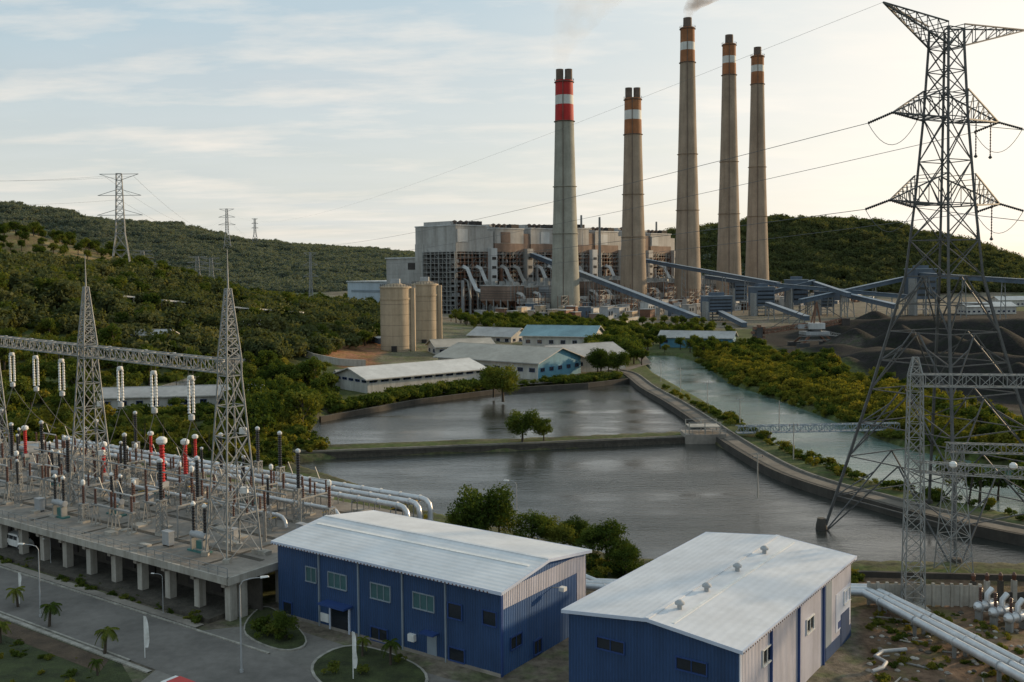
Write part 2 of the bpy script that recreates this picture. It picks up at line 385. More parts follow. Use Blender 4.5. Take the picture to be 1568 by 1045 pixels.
mb=MB();strip('',lvs,.3,.4,'concrete',off=2.5,th=1.,mb=mb);mb.obj('canal_parapet_wall')
cw=PL([(400,690),(475,692),(600,687),(780,680),(1060,668),(1095,660)],.2)
strip('causeway_wall',cw,2.0,-.1,'stone',th=4);
mb=MB();strip('',cw,.3,.25,'concrete',off=.9,th=.6,mb=mb);strip('',cw,.3,.2,'concrete_dark',off=-.9,th=.6,mb=mb);mb.obj('causeway_parapet')
strip('pond_bank_wall',PL([(490,640),(640,613),(775,596),(900,588),(962,581)],0),.6,.3,'concrete_dark',th=4)
strip('pond_edge_wall',PL([(600,775),(655,797),(760,823),(860,852),(980,876),(1090,880),(1322,876),(1568,882),(1800,890)],.6),.5,.7,'concrete_dark',th=4.)
strip('service_road',PL([(640,605),(775,590),(900,582),(945,570),(990,557),(970,530),(900,510)],0),4,.12,'path')
def LT(l): return [tuple(PT(u,v)[:2]) for u,v in l]
RD=LT([(150,606),(250,598),(330,575),(378,548),(400,530),(440,515),(520,500)])
strip('hillside_road',RD,6,.5,'paving',drape=True)
mb=MB();strip('',LT([(415,536),(432,530),(450,540),(480,552),(520,560),(560,562)]),.6,2.6,'concrete_light',drape=True,th=3.5,mb=mb);mb.obj('hillside_retaining_wall')
# ------------------------------------------------------------ buildings
BLOCK=[pond_up,pond_lo,canal]
def rect(ox,oy,a,L,W,e=2):
    f=frame(ox,oy,a);return [tuple((f@Vector(p))[:2]) for p in ((-e,-e,0),(L+e,-e,0),(L+e,W+e,0),(-e,W+e,0))]
def winpart(mb,face,L,W,s,z,w,h,div=2,g='glass_dark',fr='trim_blue'):
    def bx(s0,s1,z0,z1,d0,d1,m):
        if face=='y0': mb.box(s0,s1,-d1,-d0,z0,z1,m)
        elif face=='x1': mb.box(L+d0,L+d1,s0,s1,z0,z1,m)
        elif face=='x0': mb.box(-d1,-d0,s0,s1,z0,z1,m)
    t=.09
    bx(s-w/2,s+w/2,z-h/2,z+h/2,.0,.03,g)
    bx(s-w/2-t,s+w/2+t,z+h/2,z+h/2+t,.0,.14,fr);bx(s-w/2-t,s+w/2+t,z-h/2-t,z-h/2,.0,.18,fr)
    bx(s-w/2-t,s-w/2,z-h/2,z+h/2,.0,.12,fr);bx(s+w/2,s+w/2+t,z-h/2,z+h/2,.0,.12,fr)
    for i in range(1,div): bx(s-w/2+w*i/div-.03,s-w/2+w*i/div+.03,z-h/2,z+h/2,.03,.09,fr)
def gable(name,ox,oy,a,L,W,he,hr,wm,rm,em=None,over=.6,z0=0.,wins=(),tm='trim_light',zones=()):
    a=rad(a);xf=frame(ox,oy,a,z0);em=em or wm;E=empty(name)
    w=MB();w.xf=xf
    w.add([(0,0,-1),(L,0,-1),(L,0,he),(0,0,he)],[(0,1,2,3)],wm);w.add([(0,W,-1),(L,W,-1),(L,W,he),(0,W,he)],[(3,2,1,0)],wm)
    for x in (0,L): w.add([(x,0,-1),(x,W,-1),(x,W,he),(x,W/2,hr),(x,0,he)],[(0,1,2,3,4)],em)
    w.obj('walls',E)
    r=MB();r.xf=xf;o=over;t=.18;sl=(hr-he)/(W/2)
    for sg in (0,1):
        y0,y1=(-o,W/2) if sg==0 else (W+o,W/2);z_0=he-o*sl
        A_=[(-o,y0,z_0+.02),(L+o,y0,z_0+.02),(L+o,y1,hr+.02),(-o,y1,hr+.02)];B_=[(p[0],p[1],p[2]+t) for p in A_]
        r.add(A_+B_,[(0,3,2,1),(4,5,6,7),(0,1,5,4),(1,2,6,5),(3,0,4,7)],rm)
        r.box(-o-.05,L+o+.05,min(y0,y0+(-.08 if sg==0 else .08)),max(y0,y0+(-.08 if sg==0 else .08)),z_0-.12,z_0+t+.03,tm)
        for x in (-o-.06,L+o):
            r.beam((x+.03,y0,z_0+.06),(x+.03,y1,hr+.06),.06,tm,h=.3)
    r.box(-o,L+o,W/2-.2,W/2+.2,hr+t-.03,hr+t+.07,rm)
    r.obj('roof',E)
    if wins or zones:
        g=MB();g.xf=xf
        for k in wins: winpart(g,k[0],L,W,*k[1:])
        for (fc,s0,s1,za,zb,m_,d) in zones:
            if fc=='y0': g.box(s0,s1,-d,.0,za,zb,m_)
            elif fc=='x1': g.box(L,L+d,s0,s1,za,zb,m_)
            elif fc=='x0': g.box(-d,0,s0,s1,za,zb,m_)
        g.obj('windows_and_trim',E)
    BLOCK.append(rect(ox,oy,a,L,W));return E,xf
def wpx(u,v,ox,oy,a,face,L):
    xf=frame(ox,oy,rad(a));inv=xf.inverted();o_=inv@Vector((0,0,H));d=(inv.to_3x3())@ray(u,v)
    if face=='y0': t=-o_.y/d.y;p=o_+d*t;return p.x,p.z
    k=L if face=='x1' else 0;t=(k-o_.x)/d.x;p=o_+d*t;return p.y,p.z
# B1
o1=P(424,831,8.1);b1=(o1.x,o1.y+.3,-35.);L1,W1=30.3,15.4
W=[]
for u,v,w,h,dv,gm in ((477,880,1.5,1.5,2,'glass_teal'),(517,890,2.6,1.5,3,'glass_teal'),(583,907,2.6,1.5,3,'glass_teal'),(649,922,2.6,1.5,3,'glass_teal'),(697,936,1.6,1.4,1,'glass_dark'),(750,947,1.5,1.3,1,'glass_dark'),(441,932,1.3,1.4,1,'glass_dark'),(581,972,2.2,1.3,2,'glass_dark'),(700,1003,1.8,1.2,1,'glass_dark')):
    s,z=wpx(u,v,*b1,'y0',L1);W.append(('y0',s,z,w,h,dv,gm,'conv_roof' if gm=='glass_teal' else 'trim_blue'))
for u,v,w,h in ((790,982,1.8,1.1),(823,990,1.3,1.3)):
    s,z=wpx(u,v,*b1,'x1',L1);W.append(('x1',s,z,w,h,2))
zn=[('x1',.32,W1-.02,6.3,8.05,'white_siding_y',.05),('x1',W1-1.8,W1,0,6.29,'white_siding_y',.05),('x1',W1-1.78,W1-.02,0,1.3,'yellow',.07),('x1',-.02,.3,-.5,8.0,'trim_blue',.1),('y0',.0,L1,-.5,.3,'concrete',.12)]  # yellow box at the end wall's foot paints in a warm light reflection
for u in (490,550,617,683): 
    s,z=wpx(u,930,*b1,'y0',L1);zn.append(('y0',s-.07,s+.07,0,8.,'conv_roof',.18))
s,z=wpx(521,957,*b1,'y0',L1);zn+=[('y0',s-1.3,s+1.3,0,2.7,'glass_dark',.06),('y0',s-1.5,s-1.3,0,2.9,'trim_light',.15),('y0',s+1.3,s+1.5,0,2.9,'trim_light',.15),('y0',s-1.9,s+1.9,2.9,3.1,'trim_blue',1.4)]
s2,z=wpx(498,945,*b1,'y0',L1);zn+=[('y0',s2-.6,s2+.6,z-.5,z+.4,'white_paint',.12)]
s,z=wpx(662,1005,*b1,'y0',L1);zn+=[('y0',s-.6,s+.6,0.3,2.3,'conv_roof',.07),('y0',s-.9,s+.9,2.5,2.65,'trim_blue',1.)]
s,z=wpx(633,1005,*b1,'y0',L1);zn+=[('y0',s-.4,s+.4,1.2,1.9,'white_paint',.4)]
E1,xf1=gable('blue_industrial_building',*b1,L1,W1,8.1,9.1,'blue_siding_x','roof_metal_x','blue_siding_y_lit',over=.45,wins=W,zones=zn)
mb=MB();mb.xf=xf1;s,z=wpx(845,900,*b1,'x1',L1);mb.beam((L1,s,z),(L1+1.2,s,z+.2),.08,'grey_paint');mb.box(L1+1.,L1+1.6,s-.3,s+.3,z-.1,z+.3,'white_paint');mb.obj('flood_light',E1)
mb=MB();mb.xf=xf1
for y_,zr in ((W1*.36,8.1+.72),): mb.beam((.5,y_,zr+.21),(L1-.5,y_,zr+.21),.5,'white_paint',h=.05)
mb.obj('roof_skylight_strip',E1)
# B2
o2=P(1139,998,8.1);b2=(o2.x-.3,o2.y+.3,54.6);L2,W2=29.4,15.7
W=[]
for u,v in ((1174,1003),(1240,956),(1296,912)):
    s,z=wpx(u,v,*b2,'y0',L2);W.append(('y0',s,z,1.9,1.25,2,'glass_dark','white_paint'))
for u,v in ((935,988),(1059,1020)):
    s,z=wpx(u,v,*b2,'x0',L2);W.append(('x0',s,z,2.6,.95,2,'glass_dark','trim_blue'))
s1270,_=wpx(1270,950,*b2,'y0',L2)
zn=[('y0',0,.35,-.5,8.,'trim_light',.08),('y0',s1270-1.2,s1270+.6,1.3,8.,'conv_roof',.05),('y0',s1270-1.2,L2,-.2,1.28,'blue_siding_x',.06),('y0',s1270+2,L2-.3,1.8,5.6,'trim_light',.04),('y0',s1270+2.6,L2-.8,2.0,2.7,'trim_blue',.06)]
for s in (6.7,13.5,20.4): zn.append(('y0',s-.08,s+.08,0,8.,'trim_blue',.22))
zn.append(('y0',s1270+3.5,s1270+6.2,-.2,3.2,'blue_siding_x',.09))
E2,xf2=gable('blue_warehouse_building',*b2,L2,W2,8.1,8.95,'white_siding_y','roof_metal_y','blue_siding_x',over=.4,wins=W,zones=zn)
mb=MB();mb.xf=xf2
for s in (3.5,9.,16.,23.):
    y=W2/2-1.1;zz_=8.1+.85*(y/(W2/2))+.15
    mb.lathe((s,y,zz_),[(.22,0),(.22,.45),(.42,.45),(.42,.62),(.15,.82)],'grey_paint',12)
mb.beam((.3,W2/2-2.0,8.93),(L2-.5,W2/2-2.0,8.93),.35,'white_paint',h=.06)
mb.obj('roof_ventilators',E2)
mb=MB();mb.xf=xf2
for k in range(63): s=-.3+k*.47;mb.box(s,s+.14,-.52,-.49,7.98,8.1,'rust_edge')
mb.obj('gutter_brackets',E2)
mb=MB();mb.xf=xf1
for k in range(65): s=-.3+k*.46;mb.box(s,s+.14,-.58,-.55,7.93,8.06,'rust_edge')
mb.obj('gutter_brackets',E1)
def autowins(L,W,z,step,w,h,faces=('y0','x0','x1')):
    r=[]
    if 'y0' in faces:
        k=int(L/step);r+=[('y0',L*(i+.5)/k,z,w,h,2) for i in range(k)]
    for f_ in ('x0','x1'):
        if f_ in faces:
            k=max(1,int(W/step));r+=[(f_,W*(i+.5)/k,z,w,h,2) for i in range(k)]
    return r
pA=P(563,603);pB=P(742,585);an_=math.degrees(math.atan2(pB.y-pA.y,pB.x-pA.x))
gable('long_white_warehouse',pA.x,pA.y,an_,(pB-pA).length,20,4.6,7.2,'wall_white','roof_white',over=1.2,wins=autowins((pB-pA).length,20,3.6,4,2.6,.6),tm='wall_white')
pB=P(824,582)
gable('tan_roof_workshop',pB.x-46*math.cos(rad(-38)),pB.y-46*math.sin(rad(-38)),-38,46,26,6.,10.,'wall_white','roof_tan',em='wall_cyan',over=1.3,wins=autowins(46,26,3.2,5,2.2,1.2),tm='roof_grey')
p=P(858,573);gable('white_gable_warehouse',p.x,p.y,32,30,18,6.,9.5,'wall_white','roof_grey',over=.8,wins=autowins(30,18,3,6,1.8,1.2),tm='wall_white')
p=P(800,536);gable('teal_roof_office',p.x,p.y,-20,34,20,7,11,'wall_white','roof_teal',over=1.2,wins=autowins(34,20,4,5,2,1.5),tm='wall_white')
p=P(718,528);gable('grey_roof_house',p.x,p.y,-35,26,16,5,8.5,'wall_white','roof_grey',over=1,wins=autowins(26,16,3,5,2,1.3),tm='wall_white')
p=P(1010,532);gable('canal_side_house',p.x,p.y,-20,34,14,5,7.5,'wall_cyan','roof_grey',over=1,wins=autowins(34,14,3,5,2,1.3),tm='wall_white')
p=P(668,549);gable('store_shed',p.x,p.y,20,26,14,5,7.5,'wall_white','roof_tan',over=1,wins=autowins(26,14,3,5,2,1.3),tm='wall_white')
for nm,u,v,a,L_,W_,he,hr,wm,rm in (('long_grey_shed',152,632,8,42,12,4,5.8,'wall_white','roof_grey'),
    ('substation_control_building',5,722,-30,14,9,4,4.8,'wall_white','roof_grey'),('pump_house',520,590,20,9,7,3.5,4.6,'wall_white','roof_tan'),('hillside_house',350,512,10,12,8,3.6,5.2,'wall_white','roof_tan'),('hillside_house',205,528,-10,12,8,3.5,5,'wall_white','roof_grey'),('yard_shed',1480,482,5,40,16,6,9,'wall_white','roof_white'),('yard_shed',1530,470,5,36,14,6,9,'wall_white','roof_white')):
    p=PT(u,v)
    gable(nm,p.x,p.y,a,L_,W_,he,hr,wm,rm,over=.8,z0=p.z,wins=autowins(L_,W_,2.2,4,1.6,1.1),tm='wall_white')
# ------------------------------------------------------------ silos
def silo(name,u,d,r,h):
    p=PY(u,480,d);mb=MB();b=(p.x,p.y,0)
    mb.lathe(b,[(r*.97,0),(r*.97,3),(r,3.01),(r,h-5),(r+.25,h-5),(r+.25,h-4.3),(r,h-4.3),(r,h),(r+.3,h),(r+.3,h+.6),(r*.3,h+2.2)],'silo_tan',40)
    n=28
    for i in range(n):
        a=2*math.pi*i/n;q=Vector((p.x+math.cos(a)*r,p.y+math.sin(a)*r,h+.6));mb.beam(q,q+Vector((0,0,1.2)),.15,'steel_dark')
    for k in (.6,1.2):
        mb.tube([(p.x+math.cos(2*math.pi*i/24)*r,p.y+math.sin(2*math.pi*i/24)*r,h+.6+k) for i in range(25)],.08,'steel_dark',4)
    mb.box(p.x-2,p.x+2,p.y-2,p.y+2,h+1.5,h+4,'grey_paint');mb.box(p.x-1.2,p.x+1.2,p.y-r-1,p.y-r*.8,0,5,'plant_dark')
    for k in range(10): mb.beam((p.x-r-.5,p.y-1,3+k*3),(p.x-r-.5,p.y+1,3+k*3),.1,'steel_dark')
    mb.box(p.x+r,p.x+r+1.8,p.y-1.5,p.y+1.5,0,h,'silo_tan')
    for k in range(1,6): mb.lathe(b,[(r+.02,k*4.6),(r+.05,k*4.6+.05),(r+.02,k*4.6+.1)],'concrete_dark',40,caps=False)
    BLOCK.append([(p.x-r-3,p.y-r-3),(p.x+r+3,p.y-r-3),(p.x+r+3,p.y+r+3),(p.x-r-3,p.y+r+3)])
    return mb.obj(name)
silo('concrete_silo',606,430,6.7,30.);silo('concrete_silo',651,468,6.2,30.5)
mb=MB();p=PY(630,500,440)
for k in range(9):
    mb.box(p.x-1.6,p.x+1.6,p.y-2,p.y+2,3+k*3.1,3.2+k*3.1,'steel_dark')
for i in (-1.6,1.6):
    for j in (-2,2): mb.beam((p.x+i,p.y+j,0),(p.x+i,p.y+j,31),.3,'steel_galv')
mb.obj('silo_stair_tower')
# ------------------------------------------------------------ power plant
O=(-47.,825.);ea=math.atan2(.732,.681)
def PF(x,y,z=0): return frame(O[0],O[1],ea)@Vector((x,y,z))
PP=empty('power_station_boiler_house')
mb=MB();mb.xf=frame(O[0],O[1],ea)
mb.box(4,327,10,49,0,56,'plant_dark');mb.box(0,14,40,51.2,0,60,'plant_clad')
hs=[75,73.5,74.5,76,74,75,73.5]
for i in range(7):
    x=i*47.3
    mb.box(x+.5,x+38,0,51,56,hs[i],'plant_clad' );mb.box(x+38,x+47,1,50,50,hs[i]-4,'plant_clad_brown' if i%2 else 'plant_clad')
    mb.box(x+.4,x+38.1,-.15,51.1,53,60.5,'plant_clad_brown' if i>0 else 'plant_clad');mb.box(x,x+38.6,-.6,51.5,hs[i]-.2,hs[i]+.7,'plant_white')
    mb.box(x+2+(i%3)*6,x+14+(i%3)*6,-.5,0,61,hs[i]-3,'plant_clad_brown' if i%2 else 'plant_white')
    mb.box(x+38.5,x+46.5,-4,7,0,56,'plant_white' if i in(0,3) else 'plant_clad')
    for k in range(6): mb.box(x+40,x+45,-4.2,-4,6+k*8,8.5+k*8,'plant_dark')
    for k in range(3): mb.box(x+4+k*12,x+11+k*12,10,44,hs[i]+.7,hs[i]+4,'plant_dark' if k%2 else 'plant_clad')
    for k in range(5): mb.lathe((x+5+k*7,6,hs[i]+.7),[(1.1,0),(1.1,2.2),(2.,2.2),(2.,3.2),(.3,4)],'flue',10)
    mb.box(x+24,x+34,2,8,hs[i]+.7,hs[i]+4.2,'plant_dark')
mb.obj('boiler_hall',PP)
mb=MB();mb.xf=frame(O[0],O[1],ea)
rr=random.Random(3)
for i in range(7):
    x=i*47.3
    for j in range(9):
        xx=x+1+j*4.6
        for y in (0,8): mb.beam((xx,y,0),(xx,y,53),.9 if j%2==0 else .45,'steel_rust' if (i+j)%3 else 'steel_galv')
    for k in range(13):
        z=3+k*4.
        mb.box(x+.5,x+38,-.5,9,z,z+.4,'steel_rust' if k%3 else 'plant_clad')
        mb.beam((x+.5,-.5,z+1.4),(x+38,-.5,z+1.4),.2,'steel_galv')
        for j in range(8):
            if rr.random()<.35: mb.beam((x+1+j*4.6,0,z),(x+5.6+j*4.6,0,z+4),.35,'steel_galv')
            if rr.random()<.5:
                mb.box(x+1.5+j*4.6,x+2.6+j*4.6+rr.random()*2.5,rr.uniform(0,2),7,z+.4,z+1.4+rr.random()*2.2,rr.choice(['plant_clad','steel_rust','grey_paint','plant_clad_brown','plant_dark','plant_clad_brown']))
for j in range(9):
    y=j*5;mb.beam((-1,y,0),(-1,y,53),.8 if j%2==0 else .4,'steel_galv')
for k in range(13):
    z=3+k*4.;mb.box(-1.4,5,0,40,z,z+.4,'plant_clad');mb.beam((-1.4,0,z+1.5),(-1.4,40,z+1.5),.2,'steel_galv')
    for j in range(8):
        if (j+k)%3==0: mb.beam((-1,j*5,z),(-1,j*5+5,z+4),.3,'steel_galv')
mb.obj('steel_frame',PP)
mb=MB();mb.xf=frame(O[0],O[1],ea)
mb.box(8,320,51.3,100,0,48,'plant_clad');mb.box(7,321,51.4,101,48,49.2,'plant_white');mb.box(7.8,8,60,70,38,44,'plant_dark')
mb.box(18,320,100.3,171,0,26.5,'plant_blue_white');mb.box(17,321,100.3,172,26.5,27.5,'plant_white');mb.box(17.6,18,110,165,17,19,'conv_roof')
mb.obj('turbine_hall',PP)
mb=MB();mb.xf=frame(O[0],O[1],ea)
for i in range(7):
    x=i*47.3
    for s in ((9,25) if i<3 else (18,)):
        mb.tube([(x+s,1,40),(x+s,-5,38),(x+s,-10,29),(x+s,-16,20),(x+s,-26,18)],2.1,'plant_white' if i%2==0 else 'plant_clad',4)
    for s in (6,15,31):
        mb.beam((x+s,-2,rr.uniform(20,40)),(x+s,-2,0),rr.uniform(1,2.4),rr.choice(['plant_clad','grey_paint','steel_rust']))
        mb.tube([(x+s+4,1,30),(x+s+4,-4,28),(x+s+4,-7,14),(x+s+4,-7,0)],.9,'steel_galv',8)
    for s in (3,21):
        hh=rr.uniform(22,27)
        mb.box(x+s,x+s+16,-60,-26,12,hh,rr.choice(['plant_clad','grey_paint','plant_clad_brown']))
        mb.box(x+s-.5,x+s+16.5,-60.5,-25.5,hh,hh+.8,'plant_clad')
        for yy in range(4):
            y=-57+yy*8
            for xx in (0,8): 
                mb.add([(x+s+xx,y,12),(x+s+xx+8,y,12),(x+s+xx+8,y+7,12),(x+s+xx,y+7,12),(x+s+xx+4,y+3.5,6)],[(0,1,4),(1,2,4),(2,3,4),(3,0,4)],'steel_rust')
            for xx in (0,16): mb.beam((x+s+xx,y,0),(x+s+xx,y,13),.8,'steel_galv')
            mb.box(x+s+2,x+s+5,y,y+3,hh+.8,hh+4,'steel_galv');mb.box(x+s+10,x+s+13,y,y+3,hh+.8,hh+3.5,'plant_clad')
        for z in (14,16,18,20): mb.beam((x+s-.3,-60.3,z),(x+s+16.3,-60.3,z),.3,'steel_dark');mb.beam((x+s-.3,-60.3,z),(x+s-.3,-26,z),.3,'steel_dark')
        for xx in range(0,17,4): mb.beam((x+s+xx,-60.4,12),(x+s+xx,-60.4,hh),.35,'steel_galv')
    mb.box(x+2,x+40,-72,-68,10,14,'plant_clad')
    for s in (10,30): mb.tube([(x+s,-61,18),(x+s,-66,17),(x+s,-70,12)],1.8,'plant_clad',4)
mb.obj('precipitators_and_ducts',PP)
for i in range(9):
    mb=MB()
    q=PF(22+i*36+rr.uniform(-6,6),rr.uniform(-120,-100));q.z=0
    k=i%3
    if k==0:
        mb.lathe((0,0,0),[(6,0),(6,7),(6.3,7),(6.3,7.4),(.5,9)],'white_paint',28);mb.beam((6,0,0),(6.6,0,8),.5,'steel_dark');mb.obj('storage_tank',loc=q)
    elif k==1:
        mb.box(-10,10,-5,5,0,7,'plant_clad');mb.box(-10.5,10.5,-5.5,5.5,7,7.6,'roof_grey')
        for j in range(5): mb.box(-9+j*4,-7+j*4,-5.1,-5,2.5,5,'glass_dark')
        mb.box(-3,1,-2,2,7.6,10,'grey_paint');mb.obj('plant_auxiliary_building',loc=q,rz=ea)
    else:
        truss(mb,(-16,0,7),(16,0,7),4,3,10,.5,.3,'steel_rust')
        for j in (-14,-5,5,14): mb.beam((j,-2,0),(j,-2,6),.6,'steel_galv');mb.beam((j,2,0),(j,2,6),.6,'steel_galv')
        for j in (-1,0,1): mb.tube([(-18,j,8),(18,j,8)],.5,'pipe_silver',8)
        mb.obj('pipe_rack',loc=q,rz=ea)
mb=MB()
for i in range(210):
    q=PF(rr.uniform(-60,460),rr.uniform(-170,-72));
    mb.xf=frame(q.x,q.y,ea+rr.choice([0,.3,-.2]));w_,d_,h_=rr.uniform(3,14),rr.uniform(3,9),rr.uniform(2.5,11)
    m_=rr.choice(['plant_clad','grey_paint','steel_rust','conv_blue','plant_white','plant_clad_brown','silo_tan'])
    mb.box(-w_/2,w_/2,-d_/2,d_/2,0,h_,m_);mb.box(-w_/2-.3,w_/2+.3,-d_/2-.3,d_/2+.3,h_,h_+.4,'roof_grey')
    for k in range(int(w_/3)): mb.box(-w_/2+1+k*3,-w_/2+2.4+k*3,-d_/2-.1,-d_/2,h_*.4,h_*.7,'plant_dark')
mb.obj('plant_yard_sheds')
mb=MB()
for i in range(60):
    q=PF(rr.uniform(-40,420),rr.uniform(-130,-68));h_=rr.uniform(8,24)
    mb.xf=frame(q.x,q.y,ea)
    for a in (-4,4):
        for b_ in (-2,2): mb.beam((a,b_,0),(a,b_,h_),.4,'steel_rust')
    for z in np.arange(4,h_,4): mb.box(-4,4,-2,2,z,z+.3,'steel_galv');mb.beam((-4,-2,z-4),(4,-2,z),.3,'steel_galv')
mb.obj('plant_steel_platforms')
strip('white_embankment_wall',[tuple(P(822,500)[:2]),tuple(P(860,505)[:2]),tuple(P(900,501)[:2]),tuple(P(940,503)[:2]),tuple(P(978,496)[:2])],2,5.,'concrete_light',th=5.2)
# ------------------------------------------------------------ chimneys
def chimney(u,v,d,base,top,rb,rt,body,band,nf,ztops):
    p=PY(u,v,d);mb=MB();b=(p.x,p.y,0);h=top
    def r(z): t=z/h;return rt+(rb-rt)*((1-t)**1.35)
    b1,b2,b3=ztops
    zs=sorted(set([0,20,45,70,95,120,145,170,195,220,h-.01,b1,b2,b3]));zs=[z for z in zs if z<h]
    prof=[]
    for z in zs+[h]:
        m_=body if z<b3-.001 else (band if z<b2-.001 else ('white_stack' if z<b1-.001 else band))
        prof.append((r(z),z,m_))
    mb.lathe(b,prof,body,48)
    for z in [h-1.5,b3,h*.55,h*.35]:
        rr_=r(z);mb.lathe(b,[(rr_,z-.3),(rr_+.9,z),(rr_+.9,z+.4),(rr_,z+.4)],'flue' if z>b3-1 else body,32,caps=False)
    for k in range(nf):
        a=math.pi*2*k/nf+ (0 if nf==2 else .5);x,y=(rt*.5*math.cos(a),rt*.5*math.sin(a)) if nf>1 else (0,0)
        mb.lathe((p.x+x,p.y+y,h-2),[(rt*.42 if nf>1 else rt*.62,0),(rt*.42 if nf>1 else rt*.6,11),(rt*.36,11)],'flue',20)
    for i in range(24):
        a=2*math.pi*i/24;mb.beam((p.x+math.cos(a)*(rt+.6),p.y+math.sin(a)*(rt+.6),h),(p.x+math.cos(a)*(rt+.6),p.y+math.sin(a)*(rt+.6),h+1.5),.2,'flue')
    mb.beam((p.x-rb*.2,p.y-rb*.98,0),(p.x-rt*.2,p.y-rt*1.02,h),.5,'flue')
    mb.obj('chimney_stack');return p
def zz(v,d,u=1000): return PY(u,v,d).z
c1=chimney(866,470,790,0,zz(124,790,860),12.2,7.1,'stack_grey','red_stack',2,(zz(147,790,860),zz(161,790,860),zz(187,790,860)))
c2=chimney(970,470,857,0,zz(151,857,967),12.3,7.2,'stack_tan','orange_stack',2,(zz(170,857,967),zz(184,857,967),zz(207,857,967)))
c3=chimney(1053,465,923,0,zz(43,923,1048),13.2,6.6,'stack_tan','orange_stack',1,(zz(66,923,1048),zz(78,923,1048),zz(97,923,1048)))
c4=chimney(1116,465,990,0,zz(68,990,1113),13.3,6.6,'stack_tan','orange_stack',1,(zz(87,990,1113),zz(98,990,1113),zz(116,990,1113)))
c5=chimney(1159,465,1048,0,zz(86,1048,1157),13.4,6.6,'stack_tan','orange_stack',1,(zz(101,1048,1157),zz(111,1048,1157),zz(130,1048,1157)))
def plume(name,pts,rs,dens,col):
    m,n,l,o=nt(name);v=n.new('ShaderNodeVolumePrincipled');l.new(v.outputs[0],o.inputs['Volume']);v.inputs['Color'].default_value=(*col,1)
    g=n.new('ShaderNodeTexCoord');x=noise(n,l,g.outputs['Object'],.07,4,.65);l.new(mr(n,l,x,.40,.62,0,dens),v.inputs['Density']);v.inputs['Anisotropy'].default_value=.4
    Mt[name]=m;mb=MB();mb.tube(pts,rs,name,20);return mb.obj(name)
h3=zz(43,923,1048)+9
plume('smoke_plume',[(c3.x,c3.y,h3),(c3.x+1,c3.y,h3+6),(c3.x+6,c3.y,h3+14),(c3.x+20,c3.y,h3+24),(c3.x+50,c3.y,h3+40),(c3.x+90,c3.y,h3+56)],[3.5,5.5,8,11,15,18],.11,(.55,.45,.37))
h1=zz(124,790,860)+9
plume('smoke_haze',[(c1.x-4,c1.y,h1),(c1.x-3,c1.y,h1+15),(c1.x+8,c1.y,h1+40),(c1.x+35,c1.y,h1+80)],[4,9,18,28],.012,(.8,.77,.73))
# ------------------------------------------------------------ conveyors
def conveyor(a,b,w=3.4,h=3.0,legs=True):
    a=Vector(a);b=Vector(b);mb=MB();mb.beam(a,b,w,'conv_blue',h=h)
    up=Vector((0,0,h/2+.15));mb.beam(a+up,b+up,w+.8,'conv_roof',h=.3)
    L_=(b-a).length;k=max(2,int(L_/35));x=(b-a).cross(Vector((0,0,1))).normalized()
    for i in range(int(L_/6)):
        p=a.lerp(b,(i+.5)/int(L_/6))
        for sg in(-1,1): mb.beam(p+x*sg*(w/2+.05)+Vector((0,0,.4)),p+x*sg*(w/2+.05)+Vector((0,0,1.2))+(b-a).normalized()*2.,.12,'glass_dark')
    for i in range(k+1):
        p=a.lerp(b,(i+.3)/(k+.6));g_=max(-1,hz(p.x,p.y))
        if p.z-g_>4:
            for sg in (-1,1): mb.beam(p+x*sg*w*.4-Vector((0,0,h/2)),(p.x+x.x*sg*w*.8,p.y+x.y*sg*w*.8,g_),.5,'steel_galv')
            n_=int((p.z-g_)/6)
            for j in range(n_): z=g_+(j+.5)*(p.z-g_)/(n_+.5);mb.beam((p.x-x.x*w*.6,p.y-x.y*w*.6,z),(p.x+x.x*w*.6,p.y+x.y*w*.6,z+4),.3,'steel_galv')
    return mb.obj('coal_conveyor')
conveyor((17,893,51),(126,664,3),4.0,3.6)
conveyor(PY(985,399,960),PY(1192,436,760))
conveyor(PY(1080,424,900),PY(1165,437,800),3.,3.)
conveyor(PY(1165,452,760),PY(1246,432,780))
conveyor(PY(1246,434,780),PY(1300,452,700),3.,2.8)
conveyor(PY(1175,466,700),PY(1236,488,600),3.,2.6)
conveyor(PY(1100,478,700),PY(1140,498,610),3.,2.6)
conveyor(PY(1295,452,740),PY(1372,470,640))
conveyor(PY(1225,462,720),PY(1400,424,760))
conveyor(PY(1405,421,745),PY(1700,440,600))
conveyor(PY(1190,437,760),PY(1390,455,720),3.,2.6)
conveyor(PY(490,487,560),PY(585,523,440),3,2.4)
def xfertower(u,v,d,w,dp,h):
    p=PY(u,v,d);mb=MB();mb.xf=frame(p.x,p.y,.3)
    mb.box(-w/2,w/2,-dp/2,dp/2,h*.35,h,'conv_blue');mb.box(-w/2-.4,w/2+.4,-dp/2-.4,dp/2+.4,h,h+.6,'conv_roof');mb.box(-w/4,w/4,-dp/4,dp/4,h+.6,h+3,'conv_blue')
    for i in (-1,0,1):
        for j in (-1,1): mb.beam((i*w*.47,j*dp*.47,0),(i*w*.47,j*dp*.47,h*.36),.7,'steel_galv')
    for z in (h*.12,h*.24): mb.box(-w/2,w/2,-dp/2,dp/2,z,z+.3,'steel_galv')
    for k in range(4):
        z=h*.42+k*h*.14;mb.box(-w/2+1,w/2-1,-dp/2-.1,-dp/2,z,z+h*.05,'glass_dark')
    mb.box(-w/2-2,-w/2,-dp/2,0,0,h*.8,'steel_galv');mb.obj('transfer_tower')
xfertower(1409,470,750,18,14,35);xfertower(1097,470,700,19,12,17);xfertower(1166,470,760,16,12,22);xfertower(1219,465,780,14,12,27);xfertower(1130,470,860,12,10,24);xfertower(1262,470,760,12,9,18)
mb=MB();Gm='grey_paint'
